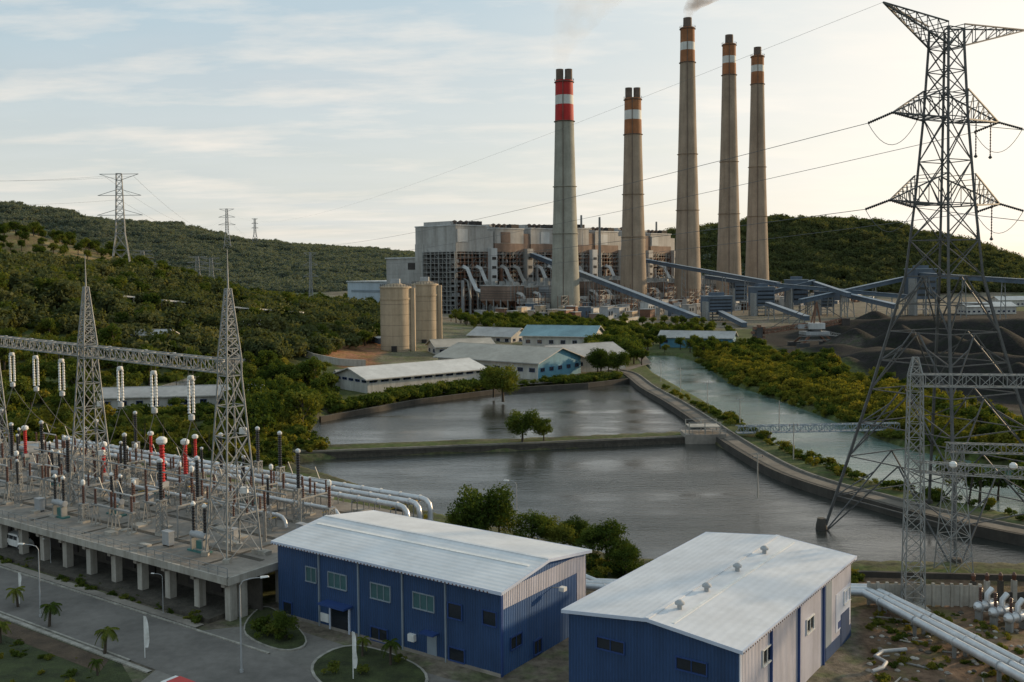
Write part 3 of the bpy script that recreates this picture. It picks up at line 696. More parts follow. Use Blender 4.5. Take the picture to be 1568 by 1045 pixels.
for x in (-8,8):
    for y in (-5,5): mb.box(x-3,x+3,y-.8,y+.8,0,1.8,'steel_dark');mb.beam((x,y,1.5),(x*.4,y*.6,6),.9,'steel_rust')
mb.box(-6,6,-4,4,5.5,7,Gm);mb.lathe((0,0,7),[(3.2,0),(3.2,1.2)],'steel_dark',20);mb.box(-4,4,-3,3,8.2,11,'plant_white');mb.box(-9,-6,-2,2,8.5,10.5,Gm)
truss(mb,(-4,0,10),(-28,0,7),2.2,2,10,.35,.25,'steel_rust');truss(mb,(4,0,10),(15,0,12),2.5,2.,5,.4,.25,'steel_rust');mb.box(13,17,-2,2,9.5,13,'plant_dark')
mb.beam((-1,-1.5,11),(1,0,21),.6,'steel_rust');mb.beam((-1,1.5,11),(1,0,21),.6,'steel_rust');mb.beam((3,0,11),(1,0,21),.6,'steel_rust')
mb.beam((1,0,21),(-22,0,9),.25,'steel_dark');mb.beam((1,0,21),(14,0,13),.25,'steel_dark');mb.beam((1,0,21),(-12,0,9.5),.25,'steel_dark')
mb.box(-30,-27,-2.5,2.5,4.5,9.5,'steel_dark');truss(mb,(5,2,6.5),(26,2,2),2,1.5,8,.3,.2,'steel_galv')
for z in (3,5): mb.box(-10,10,-5,-4.6,z,z+.3,'steel_galv')
for k in range(8): a=2*math.pi*k/8;mb.box(-28.5+3*math.cos(a)-.6,-28.5+3*math.cos(a)+.6,-2.8,-.5,7+3*math.sin(a)-.6,7+3*math.sin(a)+.6,'steel_rust')
p=P(1247,530);mb.obj('stacker_reclaimer',loc=(p.x,p.y,max(0,hz(p.x,p.y))),rz=.15)
# ------------------------------------------------------------ substation slab
SA=P(350,886,5.)
def S(x,y,z=0): return Vector((SA.x-.819*x+.574*y,SA.y+.574*x+.819*y,z))
mb=MB();mb.xf=Matrix(((-.819,.574,0,SA.x),(.574,.819,0,SA.y),(0,0,1,0),(0,0,0,1)))
SL,SW=105,32
mb.box(0,SL,0,SW,4.45,5.,'concrete');mb.box(-.25,SL,-.3,-.02,4.3,5.12,'concrete_light');mb.box(-.3,-.02,-.3,SW,4.3,5.12,'concrete_light')
for k in range(20):
    x=1+k*5.3;mb.box(x-.45,x+.45,.6,1.5,-.5,4.45,'concrete_light');mb.box(x-.3,x+.3,0,SW,3.8,4.44,'concrete')
for k in range(6): mb.box(.5,1.3,2+k*5.6,2.9+k*5.6,-.5,4.45,'concrete_light')
mb.box(0.2,SL,4.5,4.8,-.5,4.4,'concrete_dark');mb.box(2,SL,-1.2,4.4,-.3,.5,'stone')
for k in range(24): mb.box(2.5+k*4.2,4.4+k*4.2,4.3,4.45,1,3.2,'plant_dark')
rr=random.Random(11)
for k in range(30):
    x=3+rr.random()*95;y=rr.uniform(2,29);mb.box(x,x+rr.uniform(.8,2.5),y,y+rr.uniform(.6,1.5),5,5.15+rr.random()*.3,'concrete_light')
for y in (6,13,20,27): mb.box(2,SL-2,y,y+.7,5.0,5.04,'stone')
for x in range(6,100,12): mb.box(x,x+.5,1.5,30,5.0,5.03,'stone')
for k in range(64):
    x=k*1.6
    mb.beam((x,-.15,5.1),(x,-.15,6.1),.06,'steel_galv')
mb.beam((0,-.15,6.1),(SL,-.15,6.1),.06,'steel_galv');mb.beam((0,-.15,5.6),(SL,-.15,5.6),.05,'steel_galv')
mb.obj('substation_platform');BLOCK.append([tuple(S(-2,-2)[:2]),tuple(S(SL,-2)[:2]),tuple(S(SL,SW+1)[:2]),tuple(S(-2,SW+1)[:2])])
T2=P(358,850,5.);T1=P(141,775,5.);dv=(T1-T2);T0=T1+dv
mb=MB();ga=math.atan2(dv.y,dv.x)
for T in (T2,T1,T0):
    tower(mb,T.x,T.y,ga,levels([(5,4.6),(26,1.9),(28,1.9),(36,.5)]),.17,.10,'steel_galv')
    mb.tube([(T.x,T.y,35.5),(T.x,T.y,40.5)],[.12,.04],'steel_galv',6)
    for i in(-1,1):
        for j in (-1,1): q=T+Vector((i*2.3*math.cos(ga)-j*2.3*math.sin(ga),i*2.3*math.sin(ga)+j*2.3*math.cos(ga),0));mb.box(q.x-.4,q.x+.4,q.y-.4,q.y+.4,5,5.5,'concrete_light')
truss(mb,(T2.x,T2.y,27),(T1.x,T1.y,27),1.5,1.5,22,.14,.09,'steel_galv');truss(mb,(T1.x,T1.y,27),(T0.x,T0.y,27),1.5,1.5,22,.14,.09,'steel_galv')
pr=Vector((-dv.y,dv.x,0)).normalized()
for A_,B_ in ((T2,T1),(T1,T0)):
    for t in (.24,.49,.74):
        q=A_.lerp(B_,t);q.z=26.2
        for sg in (-.25,.25):
            e=q+pr*sg*1.2
            mb.beam(e,e-Vector((0,0,1.)),.06,'steel_dark');pf=[]
            for k in range(22): pf.append((.13 if k%2 else .20,k*.2))
            mb.lathe((e.x,e.y,20.8),pf,'white_paint',8)
        mb.lathe((q.x,q.y,20.2),[(.1,-.4),(.4,-.2),(.4,.3),(.1,.5)],'pipe_silver',10)
        mb.lathe((q.x,q.y,24.9),[(.3,0),(.4,.15),(.4,.35),(.3,.5)],'white_paint',10)
    for t in (.1,.4,.6,.88):
        q=A_.lerp(B_,t)-pr*1.1;mb.lathe((q.x,q.y,27.3),[(.2,-.2),(.45,0),(.45,.3),(.2,.5)],'white_paint',10)
for T in (T2,T1):
    for z in (12,19): 
        q=T-pr*1.6;mb.box(q.x-.4,q.x+.4,q.y-.3,q.y+.3,z,z+.7,'white_paint')
mb.obj('lattice_gantry')
mb=MB()
for A_,B_ in ((T2,T1),(T1,T0)):
    for t in (.24,.49,.74):
        q=A_.lerp(B_,t);q.z=20
        e=q+Vector((.57,.82,0))*7;e.z=12.3;mb.tube(cat(q,e,1.2,10),.05,'wire',4,False)
        e2=q+Vector((-.57,-.82,0))*3;e2.z=13.5;mb.tube(cat(q,e2,.8,10),.05,'wire',4,False)
mb.obj('jumper_wires')
def ribins(mb,x,y,z0,h,r,m,n=12):
    pr_=[]
    for k in range(n): z=h*k/n;pr_+=[(r*.7,z),(r,z+h/n*.35),(r*.7,z+h/n*.7)]
    pr_.append((r*.7,h));mb.lathe((x,y,z0),pr_,m,10)
def legs(mb,w,h,m='steel_galv'):
    tower(mb,0,0,0,levels([(0,w),(h,w*.8)]),.1,.06,m)
    mb.box(-w*.5,w*.5,-w*.5,w*.5,h,h+.15,m)
mb=MB();legs(mb,1.,4.4);ribins(mb,0,0,4.55,4.6,.30,'insul_black',14);mb.lathe((0,0,9.15),[(.2,0),(.35,.15),(.35,.4),(.1,.6)],'pipe_silver',10);mb.box(-.6,.6,-.6,.6,0,.4,'concrete_light');PO=mb.mesh('insulator_post')
mb=MB();legs(mb,1.1,2.4);mb.box(-.5,.5,-.5,.5,2.55,3.1,'grey_paint');ribins(mb,0,0,3.1,4.4,.36,'red',12);mb.lathe((0,0,7.5),[(.45,0),(.62,.2),(.62,.6),(.3,.85)],'white_paint',14);mb.box(-.6,.6,-.6,.6,0,.4,'concrete_light');CTm=mb.mesh('current_transformer')
mb=MB();legs(mb,1.1,2.6);ribins(mb,0,0,2.75,2.6,.22,'insul_brown',9);mb.lathe((0,0,5.35),[(.2,0),(.3,.2),(.3,.6),(.1,.8)],'white_paint',12);mb.box(-.6,.6,-.6,.6,0,.3,'concrete_light');VT=mb.mesh('surge_arrester')
mb=MB()
for s in(-1.8,1.8):
    for t in (-.4,.4): mb.beam((s+t,-.4,0),(s+t,0,2.7),.1,'steel_galv');mb.beam((s+t,.4,0),(s+t,0,2.7),.1,'steel_galv')
    mb.box(s-.5,s+.5,-.5,.5,0,.25,'concrete_light');ribins(mb,s,0,2.9,2.,.2,'insul_brown',8)
mb.box(-2.4,2.4,-.25,.25,2.7,2.9,'steel_galv');mb.beam((-1.8,0,5),(1.8,0,5.),.14,'pipe_silver');mb.beam((0,0,5),(.6,.2,6.6),.1,'steel_galv');DS=mb.mesh('disconnector_switch')
mb=MB();mb.box(-.6,.6,-.35,.35,.2,1.6,'grey_paint');mb.box(-.65,.65,-.4,.4,1.6,1.7,'grey_paint');mb.box(-.03,.03,-.38,-.35,.3,1.5,'steel_dark')
for s in (-.45,.45): mb.box(s-.1,s+.1,-.3,.3,0,.2,'steel_dark')
CB=mb.mesh('control_cabinet')
mb=MB()
mb.tube([(-1.3,0,1.9),(1.3,0,1.9)],.4,'grey_paint',16)
for s in(-1,1): mb.box(s-.1,s+.1,-.4,.4,0,1.5,'steel_galv');ribins(mb,s,0,2.3,2.8,.22,'insul_black',8);mb.lathe((s,0,5.1),[(.2,0),(.3,.2),(.1,.5)],'white_paint',10)
mb.box(-1.6,1.6,-.5,.5,.0,.2,'teal_paint');mb.box(-.5,.5,-.45,.1,.2,1.2,'teal_paint');BK=mb.mesh('circuit_breaker')
used=[]
def put(nm,me_,u,v,z=5.,rz=-.6,s=1.):
    p=P(u,v,z);used.append((p.x,p.y));link(nm,me_,p,rz,s)
for u,v in ((458,800),(396,752),(193,765),(304,815),(248,820),(66,738),(106,772),(20,742),(209,718),(150,735),(5,712),(340,765),(430,762)): put('insulator_post',PO,u,v)
for u,v,s in ((250,778,1.2),(285,758,1.),(160,752,.9),(40,720,.9),(232,722,.8),(300,728,.8)): put('current_transformer',CTm,u,v,s=s)
for x in range(6,100,5):
    for y,kind in ((4.5,0),(9.5,1),(15,2),(20,0),(24,3)):
        p=S(x+rr.uniform(-.8,.8),y+rr.uniform(-.5,.5),5)
        if any(math.hypot(p.x-a,p.y-b_)<2.2 for a,b_ in used) or any(math.hypot(p.x-T.x,p.y-T.y)<4 for T in (T1,T2)): continue
        k=(kind+x//5)%6
        if rr.random()<.08: continue
        nm,me_=(('disconnector_switch',DS),('surge_arrester',VT),('circuit_breaker',BK),('control_cabinet',CB),('insulator_post',PO),('disconnector_switch',DS))[k]
        link(nm,me_,p,rad(145) if k!=4 else 0,rr.uniform(.9,1.1)*(.75 if k==4 else 1))
mb=MB()
for x in range(8,95,10):
    for y in (6.8,17.8):
        a=S(x,y,5);mb.beam(a,(a.x,a.y,9),.16,'steel_galv');b_=S(x,y+5,5);mb.beam(b_,(b_.x,b_.y,9),.16,'steel_galv');mb.beam((a.x,a.y,9),(b_.x,b_.y,9),.2,'steel_galv')
        for t in (.1,.5,.9): q=a.lerp(b_,t);ribins(mb,q.x,q.y,9.1,1.6,.16,'insul_brown',6)
mb.obj('busbar_support_frames')
def gis(nm,off,z,x0,x1,drop=True,r=.36):
    mb=MB();pts=[S(x1,off,z),S(x0+1.2,off,z),S(x0+.5,off,z-.15),S(x0,off,z-.6),S(x0-.2,off,z-1.4)]
    if drop: pts.append(S(x0-.2,off,1.))
    mb.tube(pts,r,'pipe_silver',14)
    k=int((x1-x0)/3.5)
    for i in range(k):
        x=x0+1.5+i*3.5;c=S(x,off,z);e=S(x+.18,off,z);mb.tube([c,e],r*1.3,'pipe_silver',14)
        if i%2==0: mb.beam(S(x+.8,off-.5,5),S(x+.8,off-.5,z-.2),.14,'steel_galv');mb.beam(S(x+.8,off+.5,5),S(x+.8,off+.5,z-.2),.14,'steel_galv');mb.beam(S(x+.8,off-.6,z-.5),S(x+.8,off+.6,z-.5),.14,'yellow' if i%4==0 else 'steel_galv')
    mb.obj(nm)
gis('bus_pipe',27.8,7.2,-1.,70);gis('bus_pipe',29.6,7.4,-1.5,85);gis('bus_pipe',31.2,7.6,-2.,85);gis('bus_pipe',22.5,6.9,6,42,False,.26);gis('bus_pipe',17.,6.7,10,55,False,.24)
for y0 in (12.,): 
    mb=MB();mb.tube([S(4,y0,11.2),S(60,y0,11.2)],.10,'steel_galv',8)
    for x in range(8,60,12): mb.beam(S(x,y0,5),S(x,y0,8.7),.22,'steel_galv');q=S(x,y0,8.7);ribins(mb,q.x,q.y,8.7,2.5,.2,'insul_brown',8)
    mb.obj('busbar')
e0=S(-1.7,29.8,0);pts0=[(e0.x,e0.y,1.6)]+[tuple(P(u,v,1.6)) for u,v in ((770,845),(890,898),(960,903),(1150,906),(1322,908),(1430,966),(1568,1040),(1800,1160))]
for k,r in enumerate((.42,.42,.36)):
    mb=MB();pts=[]
    for i,(x,y,z) in enumerate(pts0):
        a=Vector(pts0[max(i-1,0)]);b_=Vector(pts0[min(i+1,len(pts0)-1)]);d=(b_-a).normalized();nx_=Vector((-d.y,d.x,0));pts.append(Vector((x,y,z))+nx_*(k*1.25))
    mb.tube(pts,r,'pipe_silver',14)
    for a,b_ in zip(pts,pts[1:]):
        n_=int((b_-a).length/5);d=(b_-a).normalized()
        for i in range(n_): c=a.lerp(b_,(i+.5)/n_);mb.tube([c,c+d*.12],r*1.15,'grey_paint' if i%3 else 'pipe_silver',14);mb.box(c.x-.15,c.x+.15,c.y-.15,c.y+.15,0,c.z-r,'steel_galv')
    mb.obj('bus_pipe')
# ------------------------------------------------------------ right big pylon
pl=MB();pc=Vector((61.5,139.5));pa=math.atan2(10,19);m_='steel_pylon'
Zp=lambda v:H+(408-v)*139.5/1500
zw=Zp(425)
lv=levels([(zw,7.2),(Zp(315),5.6),(Zp(185),4.1),(Zp(80),3.3),(Zp(52),3.2)])
tower(pl,pc.x,pc.y,pa,lv,.27,.12,m_)
tower(pl,pc.x,pc.y,pa,[(-2.,23.),(10.,17.8),(20.,13.6),(28.5,10.2),(zw,7.2)],.34,.14,m_,sub=2)
cA=Vector((math.cos(pa),math.sin(pa),0));cB=Vector((-cA.y,cA.x,0));c0=Vector((pc.x,pc.y,0))
for i in(-1,1):
    for j in(-1,1): q=c0+cA*i*11.6+cB*j*11.6;pl.lathe((q.x,q.y,-3.5),[(1.1,0),(.8,3.),(.6,4.)],'concrete_dark',12)
arms=[]
def arm(z,w,half,hh,tipz,side):
    tip=c0+cA*side*half+Vector((0,0,tipz));k=6
    for j in (-1,1):
        b0=c0+cA*side*w/2+cB*j*w/2+Vector((0,0,z));t0=c0+cA*side*w/2+cB*j*w/2+Vector((0,0,z+hh))
        pl.beam(b0,tip,.2,m_);pl.beam(t0,tip,.18,m_)
        for i in range(k):
            a=b0.lerp(tip,i/k);b_=t0.lerp(tip,(i+1)/k);c_=t0.lerp(tip,i/k);d=b0.lerp(tip,(i+1)/k)
            pl.beam(a,b_,.1,m_);pl.beam(a,c_,.09,m_)
    for i in range(k):
        o_=lambda zz_,j,t: (c0+cA*side*w/2+cB*j*w/2+Vector((0,0,zz_))).lerp(tip,t)
        pl.beam(o_(z,-1,i/k),o_(z,1,(i+1)/k),.09,m_);pl.beam(o_(z,-1,i/k),o_(z,1,i/k),.09,m_);pl.beam(o_(z+hh,-1,i/k),o_(z+hh,1,i/k),.09,m_)
    arms.append(tip)
arm(Zp(78),3.3,12.6,3.0,Zp(40)+1.2,-1);arm(Zp(188),4.1,10.6,4.2,Zp(184),-1);arm(Zp(318),5.6,11.,4.4,Zp(312),-1)
arm(Zp(78),3.3,17.5,3.0,Zp(42)+.8,1);arm(Zp(188),4.1,11.5,4.2,Zp(184),1);arm(Zp(318),5.6,12.,4.4,Zp(312),1)
def string(mb,a,b,r=.2,m='insul_black'):
    a=Vector(a);b=Vector(b);n_=12;pts=[];rs=[]
    for i in range(n_*2+1): pts.append(a.lerp(b,i/(n_*2)));rs.append(r if i%2 else r*.45)
    mb.tube(pts,rs,m,8)
wdir=Vector((-.75,.66,0))
ends=[]
for t in (arms[1],arms[2],arms[4],arms[5]):
    for s_,d in ((-1,wdir),(1,Vector((.9,-.25,0)))):
        e=t+d*3.4+Vector((0,0,-1.1));string(pl,t,e,.22);ends.append((s_,e))
    a=t+wdir*3.4+Vector((0,0,-1.1));b_=t+Vector((.9,-.25,0))*3.4+Vector((0,0,-1.1));pl.tube(cat(a,b_,3.2,12),.04,'wire',4,False)
    if t in (arms[4],arms[5]):
        for k in (-5.,-1.8): s0=t+cA*k;string(pl,s0,s0-Vector((0,0,5.)),.12,'insul_brown');pl.lathe(s0-Vector((0,0,5.4)),[(.1,0),(.3,.2),(.1,.5)],'steel_dark',8)
pl.obj('lattice_transmission_tower')
far=PY(347,330,1900)
mb=MB()
for i,(s_,e) in enumerate(ends):
    if s_<0: mb.tube(cat(e,(far.x+i*3,far.y,far.z-4-i*3),34+i,60),.045,'wire',4,False)
    else: mb.tube(cat(e,(e.x+160,e.y-45,e.z-4),6,20),.045,'wire',4,False)
mb.tube(cat(arms[0],(far.x,far.y,far.z+10),26,60),.02,'wire',4,False)
pyA=PY(182,270,545)
for k in range(3):
    q=Vector((pyA.x+(k-1.)*8,pyA.y,pyA.z-(k%2)*13));mb.tube(cat(q,(far.x+k*4,far.y,far.z-5*k),25,30),.06,'wire',3,False);mb.tube(cat(q,(q.x-260,q.y-60,q.z+22),12,20),.045,'wire',3,False)
mb.obj('power_lines')
mb=MB();g0=P(1398,935,0);g1=Vector((g0.x+24,g0.y-4,0));ga_=math.atan2(-4,24)
for q in (g0,g1):
    tower(mb,q.x,q.y,ga_,levels([(0,2.1),(26,1.3),(28.,.5)]),.11,.06,'steel_galv');mb.box(q.x-1.4,q.x+1.4,q.y-1.4,q.y+1.4,-.5,.5,'concrete_light')
truss(mb,(g0.x-.5,g0.y,25.5),(g1.x,g1.y,25.5),1.3,1.3,18,.11,.06,'steel_galv');truss(mb,(g0.x,g0.y,16),(g1.x,g1.y,15),1.1,1.1,18,.10,.06,'steel_galv')
for t in (.25,.55): q=g0.lerp(g1,t);string(mb,(q.x,q.y,15.5),(q.x-.5,q.y,12),.16);
for t in (.15,.4,.65): q=g0.lerp(g1,t);mb.lathe((q.x,q.y-.8,16.3),[(.2,-.2),(.4,0),(.4,.3),(.2,.5)],'white_paint',10)
mb.obj('lattice_gantry')
mb=MB();g2=P(1460,875,0)
tower(mb,g2.x,g2.y,.2,levels([(0,3.2),(16,1.3)]),.11,.06,'steel_galv');truss(mb,(g2.x-1,g2.y,15.5),(g2.x+22,g2.y+1,14.5),1.1,1.1,16,.10,.06,'steel_galv');mb.obj('cable_sealing_gantry')
def pylon(u,vt,d,hh=None,w=6.,arm_=12,top=None,nm='distant_transmission_tower',m_='steel_galv',th=.35):
    p=PY(u,vt,d);g_=hz(p.x,p.y);mb=MB();T=p.z;h_=T-g_
    tower(mb,p.x,p.y,.3,levels([(g_,w*1.5),(g_+h_*.45,w*.6),(T,w*.35)]),th,th*.55,m_)
    for f_,a in ((.995,arm_*.9),(.80,arm_),(.62,arm_*1.05)):
        if arm_<=0: break
        z=g_+h_*f_
        for sg in(-1,1): mb.beam((p.x,p.y,z+h_*.0),(p.x+sg*a,p.y,z),th*.8,m_);mb.beam((p.x,p.y,z-h_*.06 if f_>.9 else z+h_*.06),(p.x+sg*a,p.y,z),th*.7,m_)
    mb.obj(nm)
pylon(182,266,545,w=8,arm_=12,th=.35);pylon(347,320,1900,w=10,arm_=16,th=.9);pylon(390,335,2100,w=8,arm_=7,th=.8)
for u,v in ((218,384),(245,402),(302,393),(323,395),(262,415)): pylon(u,v,850,w=6,arm_=9,th=.5)
pylon(475,387,690,w=3,arm_=5,th=.4,nm='communication_tower')
for u,v,d in ((890,330,950),(918,333,930),(1005,340,1100)): pylon(u,v,d,w=3,arm_=0,th=.5,nm='lightning_mast')
for l_ in (((248,484),(300,488),(386,496)),((384,496),(430,498),(462,500)),((160,476),(205,480))):
    mb=MB();pp=[PT(*k)+Vector((0,0,6.5)) for k in l_]
    for a,b_ in zip(pp,pp[1:]):
        mb.beam(a,b_,3.,'roof_white',h=.6)
        for t in np.linspace(0,1,6): q=a.lerp(b_,t);mb.beam(q,(q.x,q.y,hz(q.x,q.y)),.35,'concrete')
    mb.obj('covered_walkway')
mb=MB();a=P(1128,662,1.);b_=P(1375,657,1.);truss(mb,(a.x,a.y,1.6),(b_.x,b_.y,1.6),1.8,1.5,30,.16,.1,'conv_roof');mb.beam((a.x,a.y,.85),(b_.x,b_.y,.85),1.7,'steel_galv',h=.12)
for t in (.2,.8): q=a.lerp(b_,t);mb.tube([(q.x,q.y,-3.5),(q.x,q.y,.8)],.4,'concrete',10)
mb.obj('canal_footbridge')
mb=MB();q=P(1074,665,.6);mb.box(q.x-4,q.x+5,q.y-2.5,q.y+4,-3,.9,'concrete')
mb.box(q.x-3,q.x+4,q.y-1.5,q.y+3,2.3,2.5,'concrete_light')
for i in(-3,.5,4):
    for j in(-1.5,3): mb.beam((q.x+i,q.y+j,.9),(q.x+i,q.y+j,3.5),.2,'concrete_light')
for i in np.arange(-4,5.1,1.5):
    mb.beam((q.x+i,q.y-2.4,.9),(q.x+i,q.y-2.4,2.),.08,'steel_galv')
mb.beam((q.x-4,q.y-2.4,2),(q.x+5,q.y-2.4,2),.08,'steel_galv');mb.beam((q.x-4,q.y-2.4,1.5),(q.x+5,q.y-2.4,1.5),.06,'steel_galv')
mb.beam((q.x-3,q.y-1.5,3.5),(q.x+4,q.y-1.5,3.5),.1,'steel_galv');mb.beam((q.x-3,q.y+3,3.5),(q.x+4,q.y+3,3.5),.1,'steel_galv')
mb.obj('sluice_gate_platform')
# ------------------------------------------------------------ roads
rd=[tuple(S(x,-7.6)[:2]) for x in (115,60,20,0,-10)]+[tuple(S(-26,-9.5)[:2]),tuple(S(-45,-13)[:2])]
strip('access_road',rd,8.6,.03,'asphalt')
mb=MB();strip('',rd[:5],.22,.15,'kerb',off=4.4,th=.3,mb=mb);strip('',rd[:4],.22,.15,'kerb',off=-4.4,th=.3,mb=mb);mb.obj('road_kerb')
flatpoly('forecourt_pavement',[tuple(S(x,y)[:2]) for x,y in ((1,-3),(1,-4),(-4,-12),(-8,-20),(-45,-30),(-45,4),(-28,2),(-4,3))],.022,'paving')
strip('footpath',[tuple(S(x,-2.3)[:2]) for x in (105,2)],1.1,.12,'concrete',th=.3)
strip('verge_footpath',[tuple(S(x,-12.6)[:2]) for x in (115,-4)],.5,.13,'kerb',th=.3)
def island(poly,nm):
    mb=MB();N=len(poly);mb.add([(x,y,.15) for x,y in poly]+[(x,y,-.1) for x,y in poly],[tuple(range(N))]+[(i,(i+1)%N,N+(i+1)%N,N+i) for i in range(N)],'kerb')
    cx=sum(p[0] for p in poly)/N;cy=sum(p[1] for p in poly)/N;pi=[(cx+(x-cx)*.95,cy+(y-cy)*.95,.154) for x,y in poly];mb.add(pi,[tuple(range(N))],'lawn');mb.obj(nm)
def smoothpoly(p,k=2):
    for _ in range(k):
        q=[]
        for i in range(len(p)):
            a=p[i];b=p[(i+1)%len(p)];q+=[(a[0]*.75+b[0]*.25,a[1]*.75+b[1]*.25),(a[0]*.25+b[0]*.75,a[1]*.25+b[1]*.75)]
        p=q
    return p
island(smoothpoly(PL([(365,965),(400,925),(432,940),(480,985),(445,1002),(395,988)])),'planted_island')
island(smoothpoly(PL([(470,1015),(530,985),(600,1000),(660,1030),(650,1065),(560,1085),(485,1050)])),'garden_bed')
flatpoly('grass_verge',[tuple(S(x,y)[:2]) for x,y in ((115,-12.9),(0,-12.9),(-5,-15),(-7,-20),(-7,-60),(115,-60))],.02,'lawn')
flatpoly('flower_bed_soil',[tuple(S(x,y)[:2]) for x,y in ((115,-13.),(2,-13.),(0,-15.3),(115,-15.8))],.03,'soil')
a=P(1330,926);b_=P(1500,930)
mb=MB();n_=12
for i in range(n_+1):
    q=a.lerp(b_,i/n_);mb.box(q.x-.15,q.x+.15,q.y-.15,q.y+.15,0,2.6,'concrete_light')
    if i<n_: r_=a.lerp(b_,(i+1)/n_);mb.beam((q.x,q.y,1.25),(r_.x,r_.y,1.25),.1,'concrete_light',h=2.3)
mb.obj('concrete_panel_wall')
a=P(1490,922);b_=P(1800,915);mb=MB()
for i in range(16): q=a.lerp(b_,i/15);mb.box(q.x-.25,q.x+.25,q.y-.25,q.y+.25,0,2.4,'concrete_light' if i%2 else 'concrete_dark');mb.lathe((q.x,q.y,2.4),[(.2,0),(.25,.6),(.1,.9)],'insul_brown',8)
mb.beam((a.x,a.y,.5),(b_.x,b_.y,.5),.3,'concrete_dark',h=1.);mb.obj('cable_terminal_row')
mb=MB()
for i in range(3):
    y=i*1.9
    mb.tube([(-1.6,y,1.4),(-1.3,y,1.4),(1.3,y,1.4),(1.6,y,1.4)],[.2,.5,.5,.2],'pipe_silver',16)
    for xx in (-1,0,1): mb.tube([(xx-.05,y,1.4),(xx+.05,y,1.4)],.62,'grey_paint',14)
    mb.tube([(.2,y,1.4),(.2,y,2.6),(.9,y,3.1)],.3,'pipe_silver',12);ribins(mb,-.8,y,1.9,1.6,.2,'insul_brown',8)
    for s in(-1,1): mb.box(s-.15,s+.15,y-.4,y+.4,0,1.,'steel_galv')
p=P(1556,965);mb.obj('gas_insulated_switchgear',loc=p,rz=.4)
mb=MB();pts=[(0,0,1),(1.2,.6,1.1),(2,1.8,1.1),(1.4,3.,1.2),(2.6,4.2,1.2),(5,4.6,1.2)];mb.tube([P(1335,1045,0)+Vector(q) for q in pts],.18,'grey_paint',10);mb.obj('bent_cooling_pipe')
mb=MB();rg=random.Random(9)
for i in range(260):
    p=P(rg.uniform(1330,1640),rg.uniform(935,1100));s=rg.uniform(.08,.35);mb.lathe((p.x,p.y,-.05),[(s*.9,0),(s,s*.4),(s*.4,s*.8)],rg.choice(['concrete_light','stone','concrete']),6)
mb.obj('rubble')
mb=MB()
for i in range(26):
    a=P(rg.uniform(1340,1600),rg.uniform(935,1080));mb.beam((a.x,a.y,.1),(a.x+rg.uniform(-2.5,2.5),a.y+rg.uniform(-1.5,1.5),.15),.12,rg.choice(['steel_rust','concrete_light','steel_galv']))
mb.obj('scrap_timber')
# ------------------------------------------------------------ street furniture
def lamp(h,arm_):
    mb=MB();mb.lathe((0,0,0),[(.18,0),(.18,.3),(.1,.3),(.06,h*.9)],'grey_paint',10)
    pts=[(0,0,h*.88),(0,0,h*.93),(arm_*.15,0,h*.975),(arm_*.5,0,h*.995),(arm_,0,h)];mb.tube(pts,.045,'grey_paint',8)
    mb.add([(arm_-.1,-.16,h-.06),(arm_+.7,-.12,h),(arm_+.7,.12,h),(arm_-.1,.16,h-.06),(arm_-.1,-.1,h+.1),(arm_+.6,-.06,h+.12),(arm_+.6,.06,h+.12),(arm_-.1,.1,h+.1)],[(0,1,2,3),(7,6,5,4),(0,4,5,1),(1,5,6,2),(2,6,7,3),(3,7,4,0)],'white_paint')
    return mb.mesh('street_lamp')
LM=lamp(9.,2.)
link('street_lamp',LM,P(370,1030),.2)
link('street_lamp',lamp(7.2,1.2),P(791,812),2.9)
link('street_lamp',LM,P(62,945),3.,.9);link('street_lamp',LM,P(250,940),3.,.5);link('street_lamp',LM,P(78,868),3.,.4)
mb=MB();mb.lathe((0,0,0),[(.16,0),(.1,9)],'concrete_light',8);mb.beam((-1.1,0,8.3),(1.1,0,8.3),.12,'steel_galv')
for s in(-1,0,1): mb.lathe((s,0,8.36),[(.07,0),(.1,.15),(.05,.3)],'insul_brown',6)
UP=mb.mesh('utility_pole')
for u,v in ((1133,655),(1215,704),(1042,600),(1083,625),(1193,662),(1012,585),(1160,762),(1478,655)): link('utility_pole',UP,P(u,v,.4),random.random(),.8)
def banner(u,v,h,c):
    mb=MB();mb.tube([(0,0,0),(0,0,h)],.05,'white_paint',6);vs=[];n_=8
    for i in range(n_+1): z=h*.25+h*.74*i/n_;x=.42*math.sin(math.pi*(i/n_)*.5+.6)*(1-.8*(i/n_)**3)+.1;vs+=[(.03,0,z),(x,.12*math.sin(i*1.1),z)]
    mb.add(vs,[(2*i,2*i+1,2*i+3,2*i+2) for i in range(n_)],c);mb.obj('feather_flag',loc=P(u,v),rz=random.uniform(-.5,.8))
banner(541,1042,4.6,'white_paint');banner(222,1008,4.2,'white_paint');banner(30,925,3.6,'white_paint')
